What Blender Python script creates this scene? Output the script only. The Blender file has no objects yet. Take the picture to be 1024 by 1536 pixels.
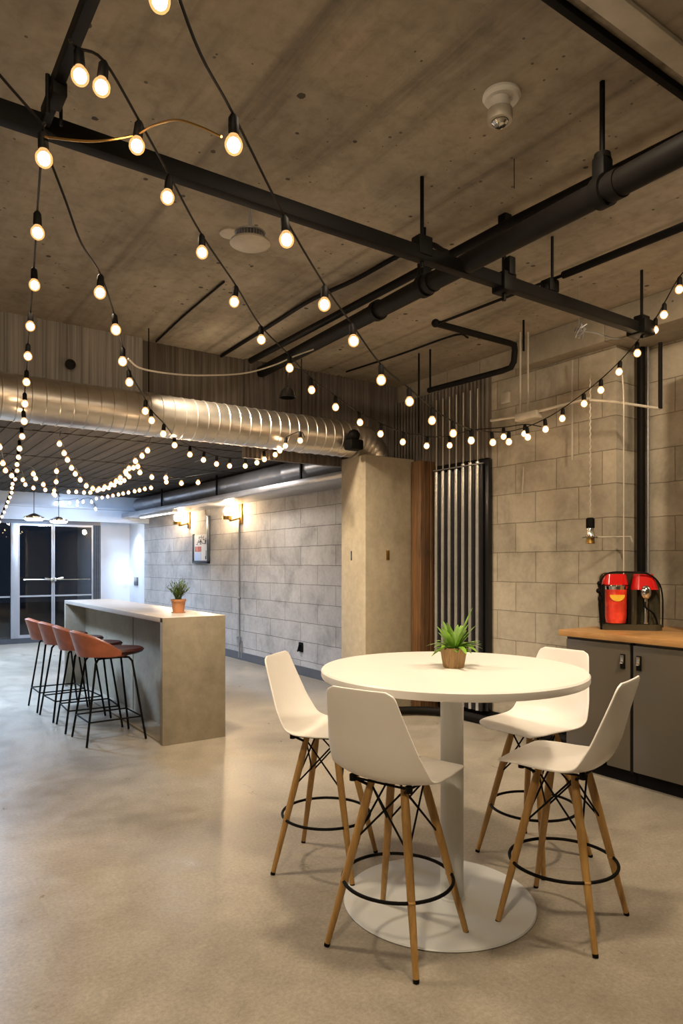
import bpy, bmesh, math, random
from mathutils import Vector, Matrix
random.seed(7)
PI = math.pi
SC = bpy.context.scene
COL = SC.collection
V = Vector

# ------------------------------------------------------------------ camera
H = 1.52; F = 1029.0; HZ = 846.0; YAW = math.radians(34.7)
fw = V((math.sin(YAW), math.cos(YAW), 0)); rt = V((math.cos(YAW), -math.sin(YAW), 0))
cd = bpy.data.cameras.new('camera'); cam = bpy.data.objects.new('camera', cd); COL.objects.link(cam)
cam.location = (0, 0, H); cam.rotation_euler = (PI/2, 0, -YAW)
cd.sensor_fit = 'AUTO'; cd.sensor_width = 36; cd.lens = F/1536*36; cd.shift_y = (HZ-768)/1536
cd.clip_start = 0.05; cd.clip_end = 200
SC.camera = cam
SC.view_settings.view_transform = 'Standard'; SC.view_settings.look = 'None'
SC.view_settings.gamma = 1; SC.view_settings.use_curve_mapping = False
SC.view_settings.exposure = 0.18
w = bpy.data.worlds.new('night'); SC.world = w; w.use_nodes = True
w.node_tree.nodes['Background'].inputs[0].default_value = (0.010, 0.014, 0.022, 1)
w.node_tree.nodes['Background'].inputs[1].default_value = 1.0

def P(px, py, D):                                   # place at a real distance D from the viewpoint
    return V((0, 0, H)) + fw*D + rt*((px-512)/F*D) + V((0, 0, (HZ-py)/F*D))
def onX(px, X):                                     # (Y, D) where the sight line px meets the plane x = X
    u = (px-512)/F; D = X/(fw.x+rt.x*u); return D*(fw.y+rt.y*u), D
def onY(px, Y):
    u = (px-512)/F; D = Y/(fw.y+rt.y*u); return D*(fw.x+rt.x*u), D

# ------------------------------------------------------------------ added fill lights without fixtures (hall warm, entrance cool), and the wall washer
def area(name, loc, size, power, col, aim=None, spread=PI):
    l = bpy.data.lights.new(name, 'AREA'); l.shape = 'DISK'; l.size = size; l.energy = power; l.color = col; l.spread = spread
    o = bpy.data.objects.new(name, l); COL.objects.link(o); o.location = loc
    if aim is not None: o.rotation_euler = (V(aim)-V(loc)).to_track_quat('-Z', 'Y').to_euler()
    return o
WARM = (1.0, 0.80, 0.56); COOL = (0.50, 0.70, 1.0)
L1 = area('hall_fill', (1.75, 1.55, 3.42), 0.25, 32, WARM, (2.0, 2.1, 0.6), 2.6)  # added fill over the round table, no lamp body
L2 = area('hall_fill', (3.3, 1.0, 3.40), 0.30, 40, WARM, (4.4, 3.2, 0.6), 2.3)  # added fill toward the right wall, outside the view
L3 = area('hall_fill', (0.7, 3.7, 3.42), 0.30, 40, WARM, (0.9, 3.6, 0), 2.6)  # added fill for the left floor, no lamp body
L9 = area('hall_fill', (2.0, 5.15, 3.42), 0.2, 34, WARM, (3.8, 5.5, 0.7), 1.5)  # added to brighten the left face of the pillar, no lamp body
L10 = area('hall_fill', (-0.6, 0.2, 3.42), 0.30, 30, WARM, (1.2, 2.2, 0.5), 2.4)  # unseen fill behind the viewer for chair backs and front floor
L4 = area('entrance_fill', (0.9, 11.6, 2.84), 0.5, 140, COOL, (0.9, 11.3, 0), 2.5)  # added cool fill before the doors, no lamp body
L5 = area('entrance_fill', (3.0, 12.2, 2.84), 0.4, 85, COOL, (3.4, 13.4, 0), 2.5)  # added cool fill toward the white far wall, no lamp body
L6 = area('entrance_fill', (0.6, 8.6, 2.84), 0.5, 135, COOL, (0.9, 8.4, 0), 2.5)  # added cool fill for the floor at the left, no lamp body
L7 = area('wall_washer', (4.55, 14.85, 2.38), 0.12, 9, COOL, (4.9, 14.9, 0.6), 1.6)
L8 = area('far_fill', (3.4, 8.6, 2.84), 0.5, 34, (1, .93, .86), (4.2, 8.6, 0), 2.8)  # unseen fill along the far block wall, no lamp body

# ------------------------------------------------------------------ materials
def newmat(name):
    m = bpy.data.materials.new(name); m.use_nodes = True
    nt = m.node_tree; return m, nt, nt.nodes['Principled BSDF'], nt.nodes, nt.links
def mapping(nt, scale, kind='Object', loc=(0,0,0)):
    tc = nt.nodes.new('ShaderNodeTexCoord'); mp = nt.nodes.new('ShaderNodeMapping')
    mp.inputs['Scale'].default_value = scale; mp.inputs['Location'].default_value = loc
    nt.links.new(tc.outputs[kind], mp.inputs[0]); return mp
def ramp(nt, src, stops):
    r = nt.nodes.new('ShaderNodeValToRGB'); e = r.color_ramp.elements
    while len(e) < len(stops): e.new(0.5)
    for i, (p, c) in enumerate(stops):
        e[i].position = p; e[i].color = (c[0], c[1], c[2], 1) if isinstance(c, (tuple, list)) else (c, c, c, 1)
    nt.links.new(src, r.inputs[0]); return r
def noise(nt, mp, scale, detail=5, rough=.6, dist=0):
    n = nt.nodes.new('ShaderNodeTexNoise'); n.inputs['Scale'].default_value = scale
    n.inputs['Detail'].default_value = detail; n.inputs['Roughness'].default_value = rough
    n.inputs['Distortion'].default_value = dist; nt.links.new(mp.outputs[0], n.inputs['Vector']); return n
def mix(nt, a, b, f, mode='MIX'):
    m = nt.nodes.new('ShaderNodeMix'); m.data_type = 'RGBA'; m.blend_type = mode
    for s, k in ((f, 0), (a, 6), (b, 7)):
        if hasattr(s, 'links'): nt.links.new(s, m.inputs[k])
        elif k == 0: m.inputs[0].default_value = s
        else: m.inputs[k].default_value = (s[0], s[1], s[2], 1)
    return m.outputs[2]
def bump(nt, bs, src, strength, dist=.01, prev=None):
    b = nt.nodes.new('ShaderNodeBump'); b.inputs['Strength'].default_value = strength; b.inputs['Distance'].default_value = dist
    nt.links.new(src, b.inputs['Height'])
    if prev is not None: nt.links.new(prev.outputs[0], b.inputs['Normal'])
    nt.links.new(b.outputs[0], bs.inputs['Normal']); return b
def plain(name, c, rough=.5, metal=0, var=.12, scale=6, bmp=.05, stretch=(1,1,1), coat=0):
    m, nt, bs, N, L = newmat(name)
    mp = mapping(nt, stretch); n = noise(nt, mp, scale)
    r = ramp(nt, n.outputs[0], [(.3, tuple(x*(1-var) for x in c)), (.7, tuple(min(1, x*(1+var)) for x in c))])
    L.new(r.outputs[0], bs.inputs['Base Color']); bs.inputs['Roughness'].default_value = rough
    bs.inputs['Metallic'].default_value = metal; bs.inputs['Coat Weight'].default_value = coat
    if bmp: bump(nt, bs, n.outputs[0], bmp, .01)
    return m
def concrete(name, c, streak=None, pits=True, rough=.85, var=.25, scale=1.5, bumpy=.25):
    m, nt, bs, N, L = newmat(name)
    mp = mapping(nt, (1,1,1)); mp2 = mapping(nt, streak or (1,1,1))
    a = noise(nt, mp2, scale, 6, .6, .3); b = noise(nt, mp, 14, 6, .7)
    ca = ramp(nt, a.outputs[0], [(.30, tuple(x*(1-var) for x in c)), (.52, c), (.75, tuple(x*(1+var*.7) for x in c))])
    cb = ramp(nt, b.outputs[0], [(.3, .82), (.7, 1.12)])
    col = mix(nt, ca.outputs[0], cb.outputs[0], .8, 'MULTIPLY')
    if pits:
        v = N.new('ShaderNodeTexVoronoi'); v.inputs['Scale'].default_value = 5.5; L.new(mp.outputs[0], v.inputs['Vector'])
        n3 = noise(nt, mp, 2.3, 2)
        sub = N.new('ShaderNodeMath'); sub.operation = 'MULTIPLY'; L.new(n3.outputs[0], sub.inputs[0]); sub.inputs[1].default_value = .115
        lt = N.new('ShaderNodeMath'); lt.operation = 'LESS_THAN'; L.new(v.outputs['Distance'], lt.inputs[0]); L.new(sub.outputs[0], lt.inputs[1])
        col = mix(nt, col, tuple(x*.25 for x in c), lt.outputs[0])
    L.new(col, bs.inputs['Base Color']); bs.inputs['Roughness'].default_value = rough
    bump(nt, bs, b.outputs[0], bumpy, .01)
    return m
def slab(name, c):
    m, nt, bs, N, L = newmat(name)
    mp = mapping(nt, (1,1,1)); st = mapping(nt, (2.2, .22, 1)); st2 = mapping(nt, (7, .5, 1), loc=(3,1,0))
    a = noise(nt, st, 1.6, 7, .62, .5); b = noise(nt, mp, 11, 7, .7, .3); d = noise(nt, mp, 1.1, 5, .6, .4); e = noise(nt, st2, 1.4, 5, .6, .3)
    ca = ramp(nt, a.outputs[0], [(.30, .58), (.45, .92), (.62, 1.08), (.8, 1.3)]); cb = ramp(nt, b.outputs[0], [(.28, .70), (.5, 1.0), (.75, 1.2)])
    ccd = ramp(nt, d.outputs[0], [(.3, (.72,.70,.68)), (.5, (1,1,1)), (.72, (1.1,1.06,1.0))]); ce = ramp(nt, e.outputs[0], [(.28, .72), (.42, 1.0)])
    col = mix(nt, c, ca.outputs[0], 1, 'MULTIPLY'); col = mix(nt, col, cb.outputs[0], .9, 'MULTIPLY'); col = mix(nt, col, ccd.outputs[0], 1, 'MULTIPLY'); col = mix(nt, col, ce.outputs[0], .8, 'MULTIPLY')
    # formwork joints: thin dark lines running away, every 1.25 m
    sp = N.new('ShaderNodeSeparateXYZ'); L.new(mp.outputs[0], sp.inputs[0])
    wv = N.new('ShaderNodeMath'); wv.operation = 'ADD'; wv.inputs[1].default_value = 1.25*4-1.345; L.new(sp.outputs[0], wv.inputs[0])
    md = N.new('ShaderNodeMath'); md.operation = 'PINGPONG'; md.inputs[1].default_value = .625; L.new(wv.outputs[0], md.inputs[0])
    jn = N.new('ShaderNodeMapRange'); jn.inputs['From Min'].default_value = .0; jn.inputs['From Max'].default_value = .035; jn.inputs['To Min'].default_value = .62; jn.inputs['To Max'].default_value = 1
    L.new(md.outputs[0], jn.inputs[0]); col = mix(nt, col, jn.outputs[0], .9, 'MULTIPLY')
    for sc_, th, dk in ((3.1, .125, .15), (5.3, .14, .2), (12, .17, .34)):
        v = N.new('ShaderNodeTexVoronoi'); v.inputs['Scale'].default_value = sc_; L.new(mp.outputs[0], v.inputs['Vector'])
        n3 = noise(nt, mp, 1.7, 2); sb = N.new('ShaderNodeMath'); sb.operation = 'MULTIPLY_ADD'; L.new(n3.outputs[0], sb.inputs[0]); sb.inputs[1].default_value = th*2.2; sb.inputs[2].default_value = -th*.50
        nz = noise(nt, mp, 40, 2); ad = N.new('ShaderNodeMath'); ad.operation = 'MULTIPLY_ADD'; L.new(nz.outputs[0], ad.inputs[0]); ad.inputs[1].default_value = .06; L.new(v.outputs['Distance'], ad.inputs[2])
        lt = N.new('ShaderNodeMath'); lt.operation = 'LESS_THAN'; L.new(ad.outputs[0], lt.inputs[0]); L.new(sb.outputs[0], lt.inputs[1])
        col = mix(nt, col, tuple(x*dk for x in c), lt.outputs[0])
    L.new(col, bs.inputs['Base Color']); bs.inputs['Roughness'].default_value = .9
    bump(nt, bs, b.outputs[0], .35, .01); return m
def blocks(name, c, mortar, off=(0,0), bw=.45, bh=.27, var=.12):
    m, nt, bs, N, L = newmat(name)
    tc = N.new('ShaderNodeTexCoord'); sp = N.new('ShaderNodeSeparateXYZ'); cb = N.new('ShaderNodeCombineXYZ')
    L.new(tc.outputs['Object'], sp.inputs[0])
    for k, (ax, o) in enumerate(((1, off[0]), (2, off[1]))):
        a = N.new('ShaderNodeMath'); a.operation = 'ADD'; a.inputs[1].default_value = o
        L.new(sp.outputs[ax], a.inputs[0]); L.new(a.outputs[0], cb.inputs[k])
    wob = noise(nt, mapping(nt, (1,1,1)), 3.0, 3)
    vm = N.new('ShaderNodeVectorMath'); vm.operation = 'SCALE'; L.new(wob.outputs[1], vm.inputs[0]); vm.inputs['Scale'].default_value = .018
    va = N.new('ShaderNodeVectorMath'); va.operation = 'ADD'; L.new(cb.outputs[0], va.inputs[0]); L.new(vm.outputs[0], va.inputs[1])
    br = N.new('ShaderNodeTexBrick'); L.new(va.outputs[0], br.inputs['Vector'])
    br.inputs['Scale'].default_value = 1; br.inputs['Brick Width'].default_value = bw; br.inputs['Row Height'].default_value = bh
    br.inputs['Mortar Size'].default_value = .004; br.inputs['Mortar Smooth'].default_value = .3
    br.inputs['Color1'].default_value = (*[x*(1-var) for x in c], 1); br.inputs['Color2'].default_value = (*[x*(1+var) for x in c], 1)
    br.inputs['Mortar'].default_value = (*mortar, 1)
    mp = mapping(nt, (1,1,1)); a = noise(nt, mp, 2.2, 7, .65, .4); b = noise(nt, mp, 22, 5, .7)
    ca = ramp(nt, a.outputs[0], [(.32, .62), (.5, .98), (.7, 1.18)]); cbb = ramp(nt, b.outputs[0], [(.3, .86), (.7, 1.08)])
    col = mix(nt, br.outputs[0], ca.outputs[0], .9, 'MULTIPLY'); col = mix(nt, col, cbb.outputs[0], .8, 'MULTIPLY')
    L.new(col, bs.inputs['Base Color']); bs.inputs['Roughness'].default_value = .85
    b1 = bump(nt, bs, b.outputs[0], .25, .01)
    inv = N.new('ShaderNodeMath'); inv.operation = 'SUBTRACT'; inv.inputs[0].default_value = 1; L.new(br.outputs['Fac'], inv.inputs[1])
    bump(nt, bs, inv.outputs[0], .8, .008, b1)
    return m
def wood(name, c1, c2, stretch, scale=3, rough=.5, planks=None):
    m, nt, bs, N, L = newmat(name)
    mp = mapping(nt, stretch); n = noise(nt, mp, scale, 6, .65, 1.2); k = noise(nt, mapping(nt, (1,1,1)), 2.6, 2)
    r = ramp(nt, n.outputs[0], [(.3, c1), (.7, c2)]); r2 = ramp(nt, k.outputs[0], [(.28, .45), (.42, 1.0)])
    col = mix(nt, r.outputs[0], r2.outputs[0], .55, 'MULTIPLY')
    L.new(col, bs.inputs['Base Color']); bs.inputs['Roughness'].default_value = rough
    bump(nt, bs, n.outputs[0], .15, .005); return m
def emit(name, c, s):
    m, nt, bs, N, L = newmat(name)
    bs.inputs['Base Color'].default_value = (*c, 1); bs.inputs['Emission Color'].default_value = (*c, 1)
    bs.inputs['Emission Strength'].default_value = s; return m
def glassmat(name, c=(1,1,1), rough=.0, ior=1.45):
    m, nt, bs, N, L = newmat(name)
    bs.inputs['Base Color'].default_value = (*c, 1); bs.inputs['Roughness'].default_value = rough
    bs.inputs['Transmission Weight'].default_value = 1; bs.inputs['IOR'].default_value = ior; return m

def floor_mat():
    m, nt, bs, N, L = newmat('polished concrete')
    mp = mapping(nt, (1,1,1)); a = noise(nt, mp, .7, 7, .62, .6); b = noise(nt, mp, 60, 3, .8); c_ = noise(nt, mp, 4, 6, .7, .5)
    c = (.36, .318, .255)
    ca = ramp(nt, a.outputs[0], [(.3, tuple(x*.66 for x in c)), (.52, c), (.72, tuple(x*1.22 for x in c))])
    cb = ramp(nt, b.outputs[0], [(.35, .74), (.65, 1.16)]); cc = ramp(nt, c_.outputs[0], [(.3, .80), (.65, 1.08)])
    col = mix(nt, ca.outputs[0], cb.outputs[0], .7, 'MULTIPLY'); col = mix(nt, col, cc.outputs[0], .9, 'MULTIPLY')
    L.new(col, bs.inputs['Base Color'])
    r = ramp(nt, c_.outputs[0], [(.3, .26), (.7, .46)]); L.new(r.outputs[0], bs.inputs['Roughness'])
    bump(nt, bs, c_.outputs[0], .06, .01); return m
M = {}
M['floor'] = floor_mat()
M['ceiling'] = slab('cast concrete slab', (.345, .30, .235))
M['beam'] = concrete('concrete beam', (.30, .26, .20))
M['pillar'] = concrete('concrete pillar', (.39, .335, .245), (1,1,.4), False, .8, .18, 2.5, .15)
M['island'] = concrete('cement board', (.285, .245, .18), (1,1,1), False, .6, .22, 2.5, .08)
M['block'] = blocks('warm grey block', (.40, .355, .28), (.22, .19, .145), (0, -.015))
M['block2'] = blocks('grey block', (.47, .44, .41), (.17, .15, .14), (0.1, .05), .86, .26, .09)
M['plaster'] = plain('white plaster', (.72, .74, .78), .7, 0, .04, 3, .05)
M['bulkhead'] = plain('painted bulkhead', (.60, .68, .80), .55, 0, .05, 3, .02)
M['deck'] = plain('dark metal deck', (.055, .049, .043), .95, 0, .35, 2, .1, (4, .3, 1))
M['fascia'] = plain('weathered corrugated steel', (.125, .105, .088), .6, .1, .5, 3, .08, (14, 14, .35))
M['fascia_pale'] = plain('grey soffit board', (.35, .335, .32), .7, 0, .5, 3, .08, (16, 16, .25))
M['black'] = plain('black powder coat', (.004, .0036, .0032), .6, 0, .2, 8, .02)
M['blackpipe'] = plain('black painted pipe', (.006, .005, .0045), .6, .0, .3, 3, .03)
M['wire'] = plain('black cable', (.007, .006, .005), .55, 0, .1, 8, 0)
M['whitecord'] = plain('pale cable', (.55, .50, .42), .5, 0, .1, 8, 0)
M['conduit'] = plain('pale conduit', (.46, .42, .35), .5, .1, .15, 8, .02)
M['duct'] = plain('galvanised duct', (.70, .66, .61), .33, .97, .12, 5, .05)
M['duct2'] = plain('grey wall duct', (.42, .43, .46), .35, .7, .12, 4, .04)
M['chrome'] = plain('polished chrome', (.80, .78, .74), .12, 1, .03, 5, 0)
M['steel'] = plain('brushed steel', (.42, .43, .45), .38, .85, .08, 2, .02, (1, 1, 8))
M['pipeshine'] = plain('glossy grey tube', (.60, .60, .60), .22, .75, .1, 4, .05, (1,1,4))
M['flute'] = plain('black flute', (.012, .012, .014), .25, .2, .2, 4, .02)
M['white'] = plain('white moulded plastic', (.90, .87, .83), .32, 0, .02, 4, 0)
M['tabletop'] = plain('white laminate', (.88, .85, .81), .30, 0, .02, 2, 0)
M['tablemetal'] = plain('white enamelled metal', (.66, .68, .67), .35, 0, .04, 3, .02)
for k_ in ('black', 'blackpipe', 'wire'): M[k_].node_tree.nodes['Principled BSDF'].inputs['Specular IOR Level'].default_value = .12
M['legwood'] = wood('honey wood', (.32, .17, .045), (.50, .29, .09), (6, 6, .8), 5, .45)
M['post'] = wood('old timber', (.028, .012, .005), (.20, .095, .03), (14, 14, .5), 3.0, .65)
M['worktop'] = wood('oak worktop', (.42, .21, .07), (.62, .35, .13), (8, .8, 4), 4, .4)
M['cabinet'] = plain('dark grey lacquer', (.115, .098, .074), .30, .15, .10, 1.5, .02, (1,1,.4))
M['isltop'] = plain('stone counter', (.50, .44, .38), .32, 0, .08, 3, .02)
M['leather'] = plain('tan leather', (.36, .105, .048), .34, 0, .25, 9, .12)
M['leather_dark'] = plain('dark maroon leather', (.045, .012, .010), .35, 0, .2, 9, .08)
M['terracotta'] = plain('terracotta', (.52, .24, .11), .8, 0, .15, 8, .1)
M['potbamboo'] = wood('bamboo pot', (.20, .11, .04), (.42, .26, .11), (30, 30, 1), 3, .6)
M['soil'] = plain('soil', (.03, .02, .012), .95, 0, .4, 30, .5)
M['leaf'] = plain('bright leaf', (.17, .33, .035), .45, 0, .45, 18, .1)
M['leaf2'] = plain('dark thin leaf', (.10, .17, .035), .55, 0, .45, 18, .1)
M['red'] = plain('red gloss plastic', (.62, .012, .010), .18, 0, .1, 4, 0, coat=.6)
M['juice'] = plain('red drink', (.80, .05, .025), .15, 0, .35, 12, .05, coat=.8)
M['lemon'] = plain('lemon slice', (.95, .50, .04), .4, 0, .2, 30, .1)
M['smoke'] = plain('olive smoked plastic', (.050, .045, .028), .12, .2, .2, 4, 0, coat=.6)
M['paper'] = plain('white paper', (.70, .70, .70), .7, 0, .05, 4, 0)
M['bluepaper'] = plain('pale blue paper', (.50, .60, .80), .7, 0, .05, 4, 0)
M['ink'] = plain('ink', (.03, .03, .03), .7, 0, .1, 4, 0)
M['redink'] = plain('red print', (.50, .16, .13), .7, 0, .3, 30, 0)
M['whitebody'] = plain('white housing', (.72, .70, .66), .4, 0, .04, 4, 0)
M['frame'] = plain('grey aluminium', (.36, .39, .44), .4, .6, .05, 3, 0)
M['darkframe'] = plain('slate frame', (.07, .08, .10), .4, .4, .1, 3, 0)
M['baseboard'] = plain('grey baseboard', (.10, .105, .115), .5, 0, .1, 3, 0)
M['glass'] = glassmat('door glass', (.62, .72, .82))
M['night'] = plain('night pavement', (.05, .06, .08), .4, 0, .3, 1, .05)
M['brass'] = plain('brass fitting', (.45, .28, .08), .3, 1, .1, 6, .02)
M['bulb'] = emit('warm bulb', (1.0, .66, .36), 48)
def shellmat():
    m, nt, bs, N, L = newmat('bulb halo shell'); N.remove(bs)
    e = N.new('ShaderNodeEmission'); e.inputs[0].default_value = (1, .50, .16, 1); e.inputs[1].default_value = 1.6  # orange glow put into the shell to imitate a halo round the bulb
    t = N.new('ShaderNodeBsdfTransparent'); x = N.new('ShaderNodeMixShader'); x.inputs[0].default_value = .45
    L.new(t.outputs[0], x.inputs[1]); L.new(e.outputs[0], x.inputs[2]); L.new(x.outputs[0], N['Material Output'].inputs[0]); return m
M['bulbhalo'] = shellmat()
M['coolglint'] = emit('cool reflected glint', (.80, .88, 1.0), 10)
M['lampglow'] = emit('sconce bulb', (1.0, .72, .42), 380)
M['coollamp'] = emit('cool lamp', (.90, .95, 1.0), 30)
M['softlamp'] = emit('wall lamp', (.90, .95, 1.0), 5)
M['washer'] = emit('washer lens', (.85, .92, 1.0), 25)

# ------------------------------------------------------------------ mesh helpers
class MB:
    def __init__(s): s.b = bmesh.new()
    def box(s, lo, hi, bev=0, rot=None, piv=None):
        lo, hi = V(lo), V(hi); r = bmesh.ops.create_cube(s.b, size=1)['verts']
        for v in r: v.co = V(((lo.x+hi.x)/2+v.co.x*(hi.x-lo.x), (lo.y+hi.y)/2+v.co.y*(hi.y-lo.y), (lo.z+hi.z)/2+v.co.z*(hi.z-lo.z)))
        if bev:
            es = list({e for v in r for e in v.link_edges})
            g = bmesh.ops.bevel(s.b, geom=es, offset=bev, segments=2, affect='EDGES', profile=.5)
            r = list({v for f in g['faces'] for v in f.verts} | {v for v in r if v.is_valid})
        if rot:
            c = V(piv) if piv else (lo+hi)/2; m = Matrix.Rotation(rot[1], 3, rot[0])
            for v in r: v.co = c + m @ (v.co-c)
        return s
    def tube(s, pts, r, n=10, cap=True):
        pts = [V(p) for p in pts]; k = len(pts); rr = r if isinstance(r, (list, tuple)) else [r]*k
        t0 = (pts[1]-pts[0]).normalized(); up = V((0,0,1)) if abs(t0.z) < .95 else V((1,0,0))
        nrm = t0.cross(up).normalized(); rings = []
        for i, p in enumerate(pts):
            t = ((pts[min(i+1,k-1)]-p).normalized() + (p-pts[max(i-1,0)]).normalized()) if 0 < i < k-1 else (pts[min(i+1,k-1)]-pts[max(i-1,0)])
            if t.length < 1e-9: t = t0
            t.normalize(); nrm = (nrm - t*nrm.dot(t))
            nrm = nrm.normalized() if nrm.length > 1e-6 else t.orthogonal().normalized()
            bi = t.cross(nrm)
            rings.append([s.b.verts.new(p + (nrm*math.cos(2*PI*j/n)+bi*math.sin(2*PI*j/n))*rr[i]) for j in range(n)])
        for a, c in zip(rings, rings[1:]):
            for j in range(n): s.b.faces.new((a[j], a[(j+1)%n], c[(j+1)%n], c[j]))
        if cap: s.b.faces.new(rings[0][::-1]); s.b.faces.new(rings[-1])
        return s
    def lathe(s, c, prof, n=32, ax='z', mat=None):
        c = V(c); rings = []
        for (r, z) in prof:
            if r < 1e-6: rings.append([s.b.verts.new((0,0,z))]); continue
            rings.append([s.b.verts.new((r*math.cos(2*PI*j/n), r*math.sin(2*PI*j/n), z)) for j in range(n)])
        R = mat if mat is not None else Matrix.Identity(3)
        for rg in rings:
            for v in rg: v.co = c + R @ v.co
        for a, d in zip(rings, rings[1:]):
            for j in range(n):
                q = (j+1) % n
                if len(a) == 1 and len(d) == 1: continue
                if len(a) == 1: s.b.faces.new((a[0], d[q], d[j]))
                elif len(d) == 1: s.b.faces.new((a[j], a[q], d[0]))
                else: s.b.faces.new((a[j], a[q], d[q], d[j]))
        return s
    def grid(s, fn, nu, nv):
        g = [[s.b.verts.new(fn(i/nu, j/nv)) for j in range(nv+1)] for i in range(nu+1)]
        for i in range(nu):
            for j in range(nv): s.b.faces.new((g[i][j], g[i+1][j], g[i+1][j+1], g[i][j+1]))
        return s
    def torus(s, c, R, r, n=40, m=8):
        pts = [V(c)+V((R*math.cos(2*PI*i/n), R*math.sin(2*PI*i/n), 0)) for i in range(n)]
        rings = []
        for i, p in enumerate(pts):
            d = V((math.cos(2*PI*i/n), math.sin(2*PI*i/n), 0))
            rings.append([s.b.verts.new(p + d*r*math.cos(2*PI*j/m) + V((0,0,r*math.sin(2*PI*j/m)))) for j in range(m)])
        for i in range(n):
            a, c2 = rings[i], rings[(i+1)%n]
            for j in range(m): s.b.faces.new((a[j], c2[j], c2[(j+1)%m], a[(j+1)%m]))
        return s
    def ball(s, c, r, sc=(1,1,1), u=16, v=10):
        q = bmesh.ops.create_uvsphere(s.b, u_segments=u, v_segments=v, radius=r)['verts']
        for x in q: x.co = V(c) + V((x.co.x*sc[0], x.co.y*sc[1], x.co.z*sc[2]))
        return s
    def build(s, name, mat, parent=None, smooth=True, angle=40):
        bmesh.ops.recalc_face_normals(s.b, faces=s.b.faces)
        me = bpy.data.meshes.new(name)
        if smooth:
            lim = math.radians(angle)
            for f in s.b.faces: f.smooth = True
            for e in s.b.edges:
                if len(e.link_faces) == 2 and e.calc_face_angle(0) > lim: e.smooth = False
        s.b.to_mesh(me); s.b.free(); me.materials.append(mat)
        o = bpy.data.objects.new(name, me); COL.objects.link(o)
        if parent: o.parent = parent
        return o
def tag(o, label=None, cat=None, group=None, kind=None):
    if label: o['label'] = label
    if cat: o['category'] = cat
    if group: o['group'] = group
    if kind: o['kind'] = kind
    return o
def thing(name, label, cat, loc=(0,0,0), rz=0, group=None):
    o = bpy.data.objects.new(name, None); COL.objects.link(o); o.empty_display_size = .05
    o.location = loc; o.rotation_euler = (0,0,rz); return tag(o, label, cat, group)
def struct(name, mb, mat, parent=None, label=None, cat='structure'):
    o = mb.build(name, mat, parent)
    if parent is None: tag(o, label or name.replace('_', ' '), cat, None, 'structure')
    return o
def copy_tree(o, parent=None):
    c = o.copy(); COL.objects.link(c)
    if parent: c.parent = parent
    for ch in list(o.children): copy_tree(ch, c)
    return c
def catmull(pts, n=6):
    pts = [V(p) for p in pts]; q = [pts[0]*2-pts[1]] + pts + [pts[-1]*2-pts[-2]]; out = []
    for i in range(1, len(q)-2):
        a, b, c, d = q[i-1], q[i], q[i+1], q[i+2]
        for k in range(n):
            t = k/n; out.append(.5*((2*b)+(c-a)*t+(2*a-5*b+4*c-d)*t*t+(3*b-a-3*c+d)*t**3))
    out.append(pts[-1]); return out

# ------------------------------------------------------------------ the setting
CH = 3.5; XW = 4.9; XR = 5.18; YB = -2.6; XL = -2.2; YF = 15.5; FY = 6.0; LC = 2.9; YD = 14.3
struct('floor', MB().box((XL-.2, YB-.2, -.15), (XR+.2, YF+.2, 0)), M['floor'], label='polished grey-beige concrete floor of the whole hall', cat='floor')
struct('ceiling', MB().box((XL-.2, YB-.2, CH), (XR+.2, FY+.1, CH+.2)), M['ceiling'], label='stained bare concrete ceiling slab with formwork streaks', cat='ceiling')
struct('trim_1', MB().box((XL-.2, FY+.1, LC), (XR+.2, YF+.2, LC+.2)), M['deck'], label='low dark metal deck ceiling over the far room', cat='ceiling')
# ribs of the deck
dk = MB()
for i in range(80):
    x = XL+.1+i*.155
    dk.box((x, FY+.12, LC-.006), (x+.09, YD-.12, LC))
for y in (7.6, 9.4, 11.2, 12.8): dk.box((XL, y, LC-.012), (XW, y+.03, LC))
struct('trim_2', dk, M['deck'], label='ribs and seams along the underside of the low metal deck', cat='ceiling')
struct('wall_right', MB().box((XW, 3.24, 0), (XW+.5, FY+.02, CH)), M['block'], label='warm grey concrete block wall beside the metal tubes', cat='wall')
struct('wall_right_recess', MB().box((XR, YB-.2, 0), (XR+.3, 3.24, CH)), M['block'], label='block wall set back behind the appliance on the counter', cat='wall')
struct('wall_right_far', MB().box((XW, FY+.02, 0), (XW+.3, 14.5, LC)), M['block2'], label='pale grey block wall with the two glowing sconces', cat='wall')
struct('wall_right_end', MB().box((XW, 14.5, 0), (XW+.3, YF+.3, LC)), M['plaster'], label='smooth white plaster strip of wall by the entrance', cat='wall')
struct('wall_left', MB().box((XL-.2, YB-.2, 0), (XL, YF+.2, CH)), M['pillar'], label='plain concrete wall on the left, outside the picture', cat='wall')
struct('wall_back', MB().box((XL, YB-.2, 0), (XR, YB, CH)), M['pillar'], label='plain concrete wall behind the viewer', cat='wall')
xd, _ = onY(150, YD)
struct('wall_far', MB().box((xd, YF, 0), (XW, YF+.2, LC)), M['plaster'], label='white wall right of the glass entrance doors', cat='wall')
struct('wall_far_return', MB().box((xd-.1, YD+.05, 0), (xd, YF+.2, LC)), M['plaster'], label='short white return wall beside the glass doors', cat='wall')
struct('trim_3', MB().box((XL, YD-.1, 2.37), (XW, YD+.12, LC)).box((XL, YD-.16, 2.62), (XW, YD-.1, 2.66)), M['bulkhead'], label='pale blue-grey bulkhead above the glass doors', cat='trim')
# pavement outside
struct('ground_outside', MB().box((-9, YF+.4, -.2), (9, 30, -.02)), M['night'], label='dark pavement outside the glass doors', cat='ground')
# beam on the right wall
struct('trim_4', MB().box((XW-.16, 3.24, 3.26), (XW, 4.15, CH), .01).box((XW-.16, YB, 3.26), (XR, 3.24, CH), .01), M['beam'], label='rough concrete beam along the top of the right wall', cat='beam')
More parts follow.
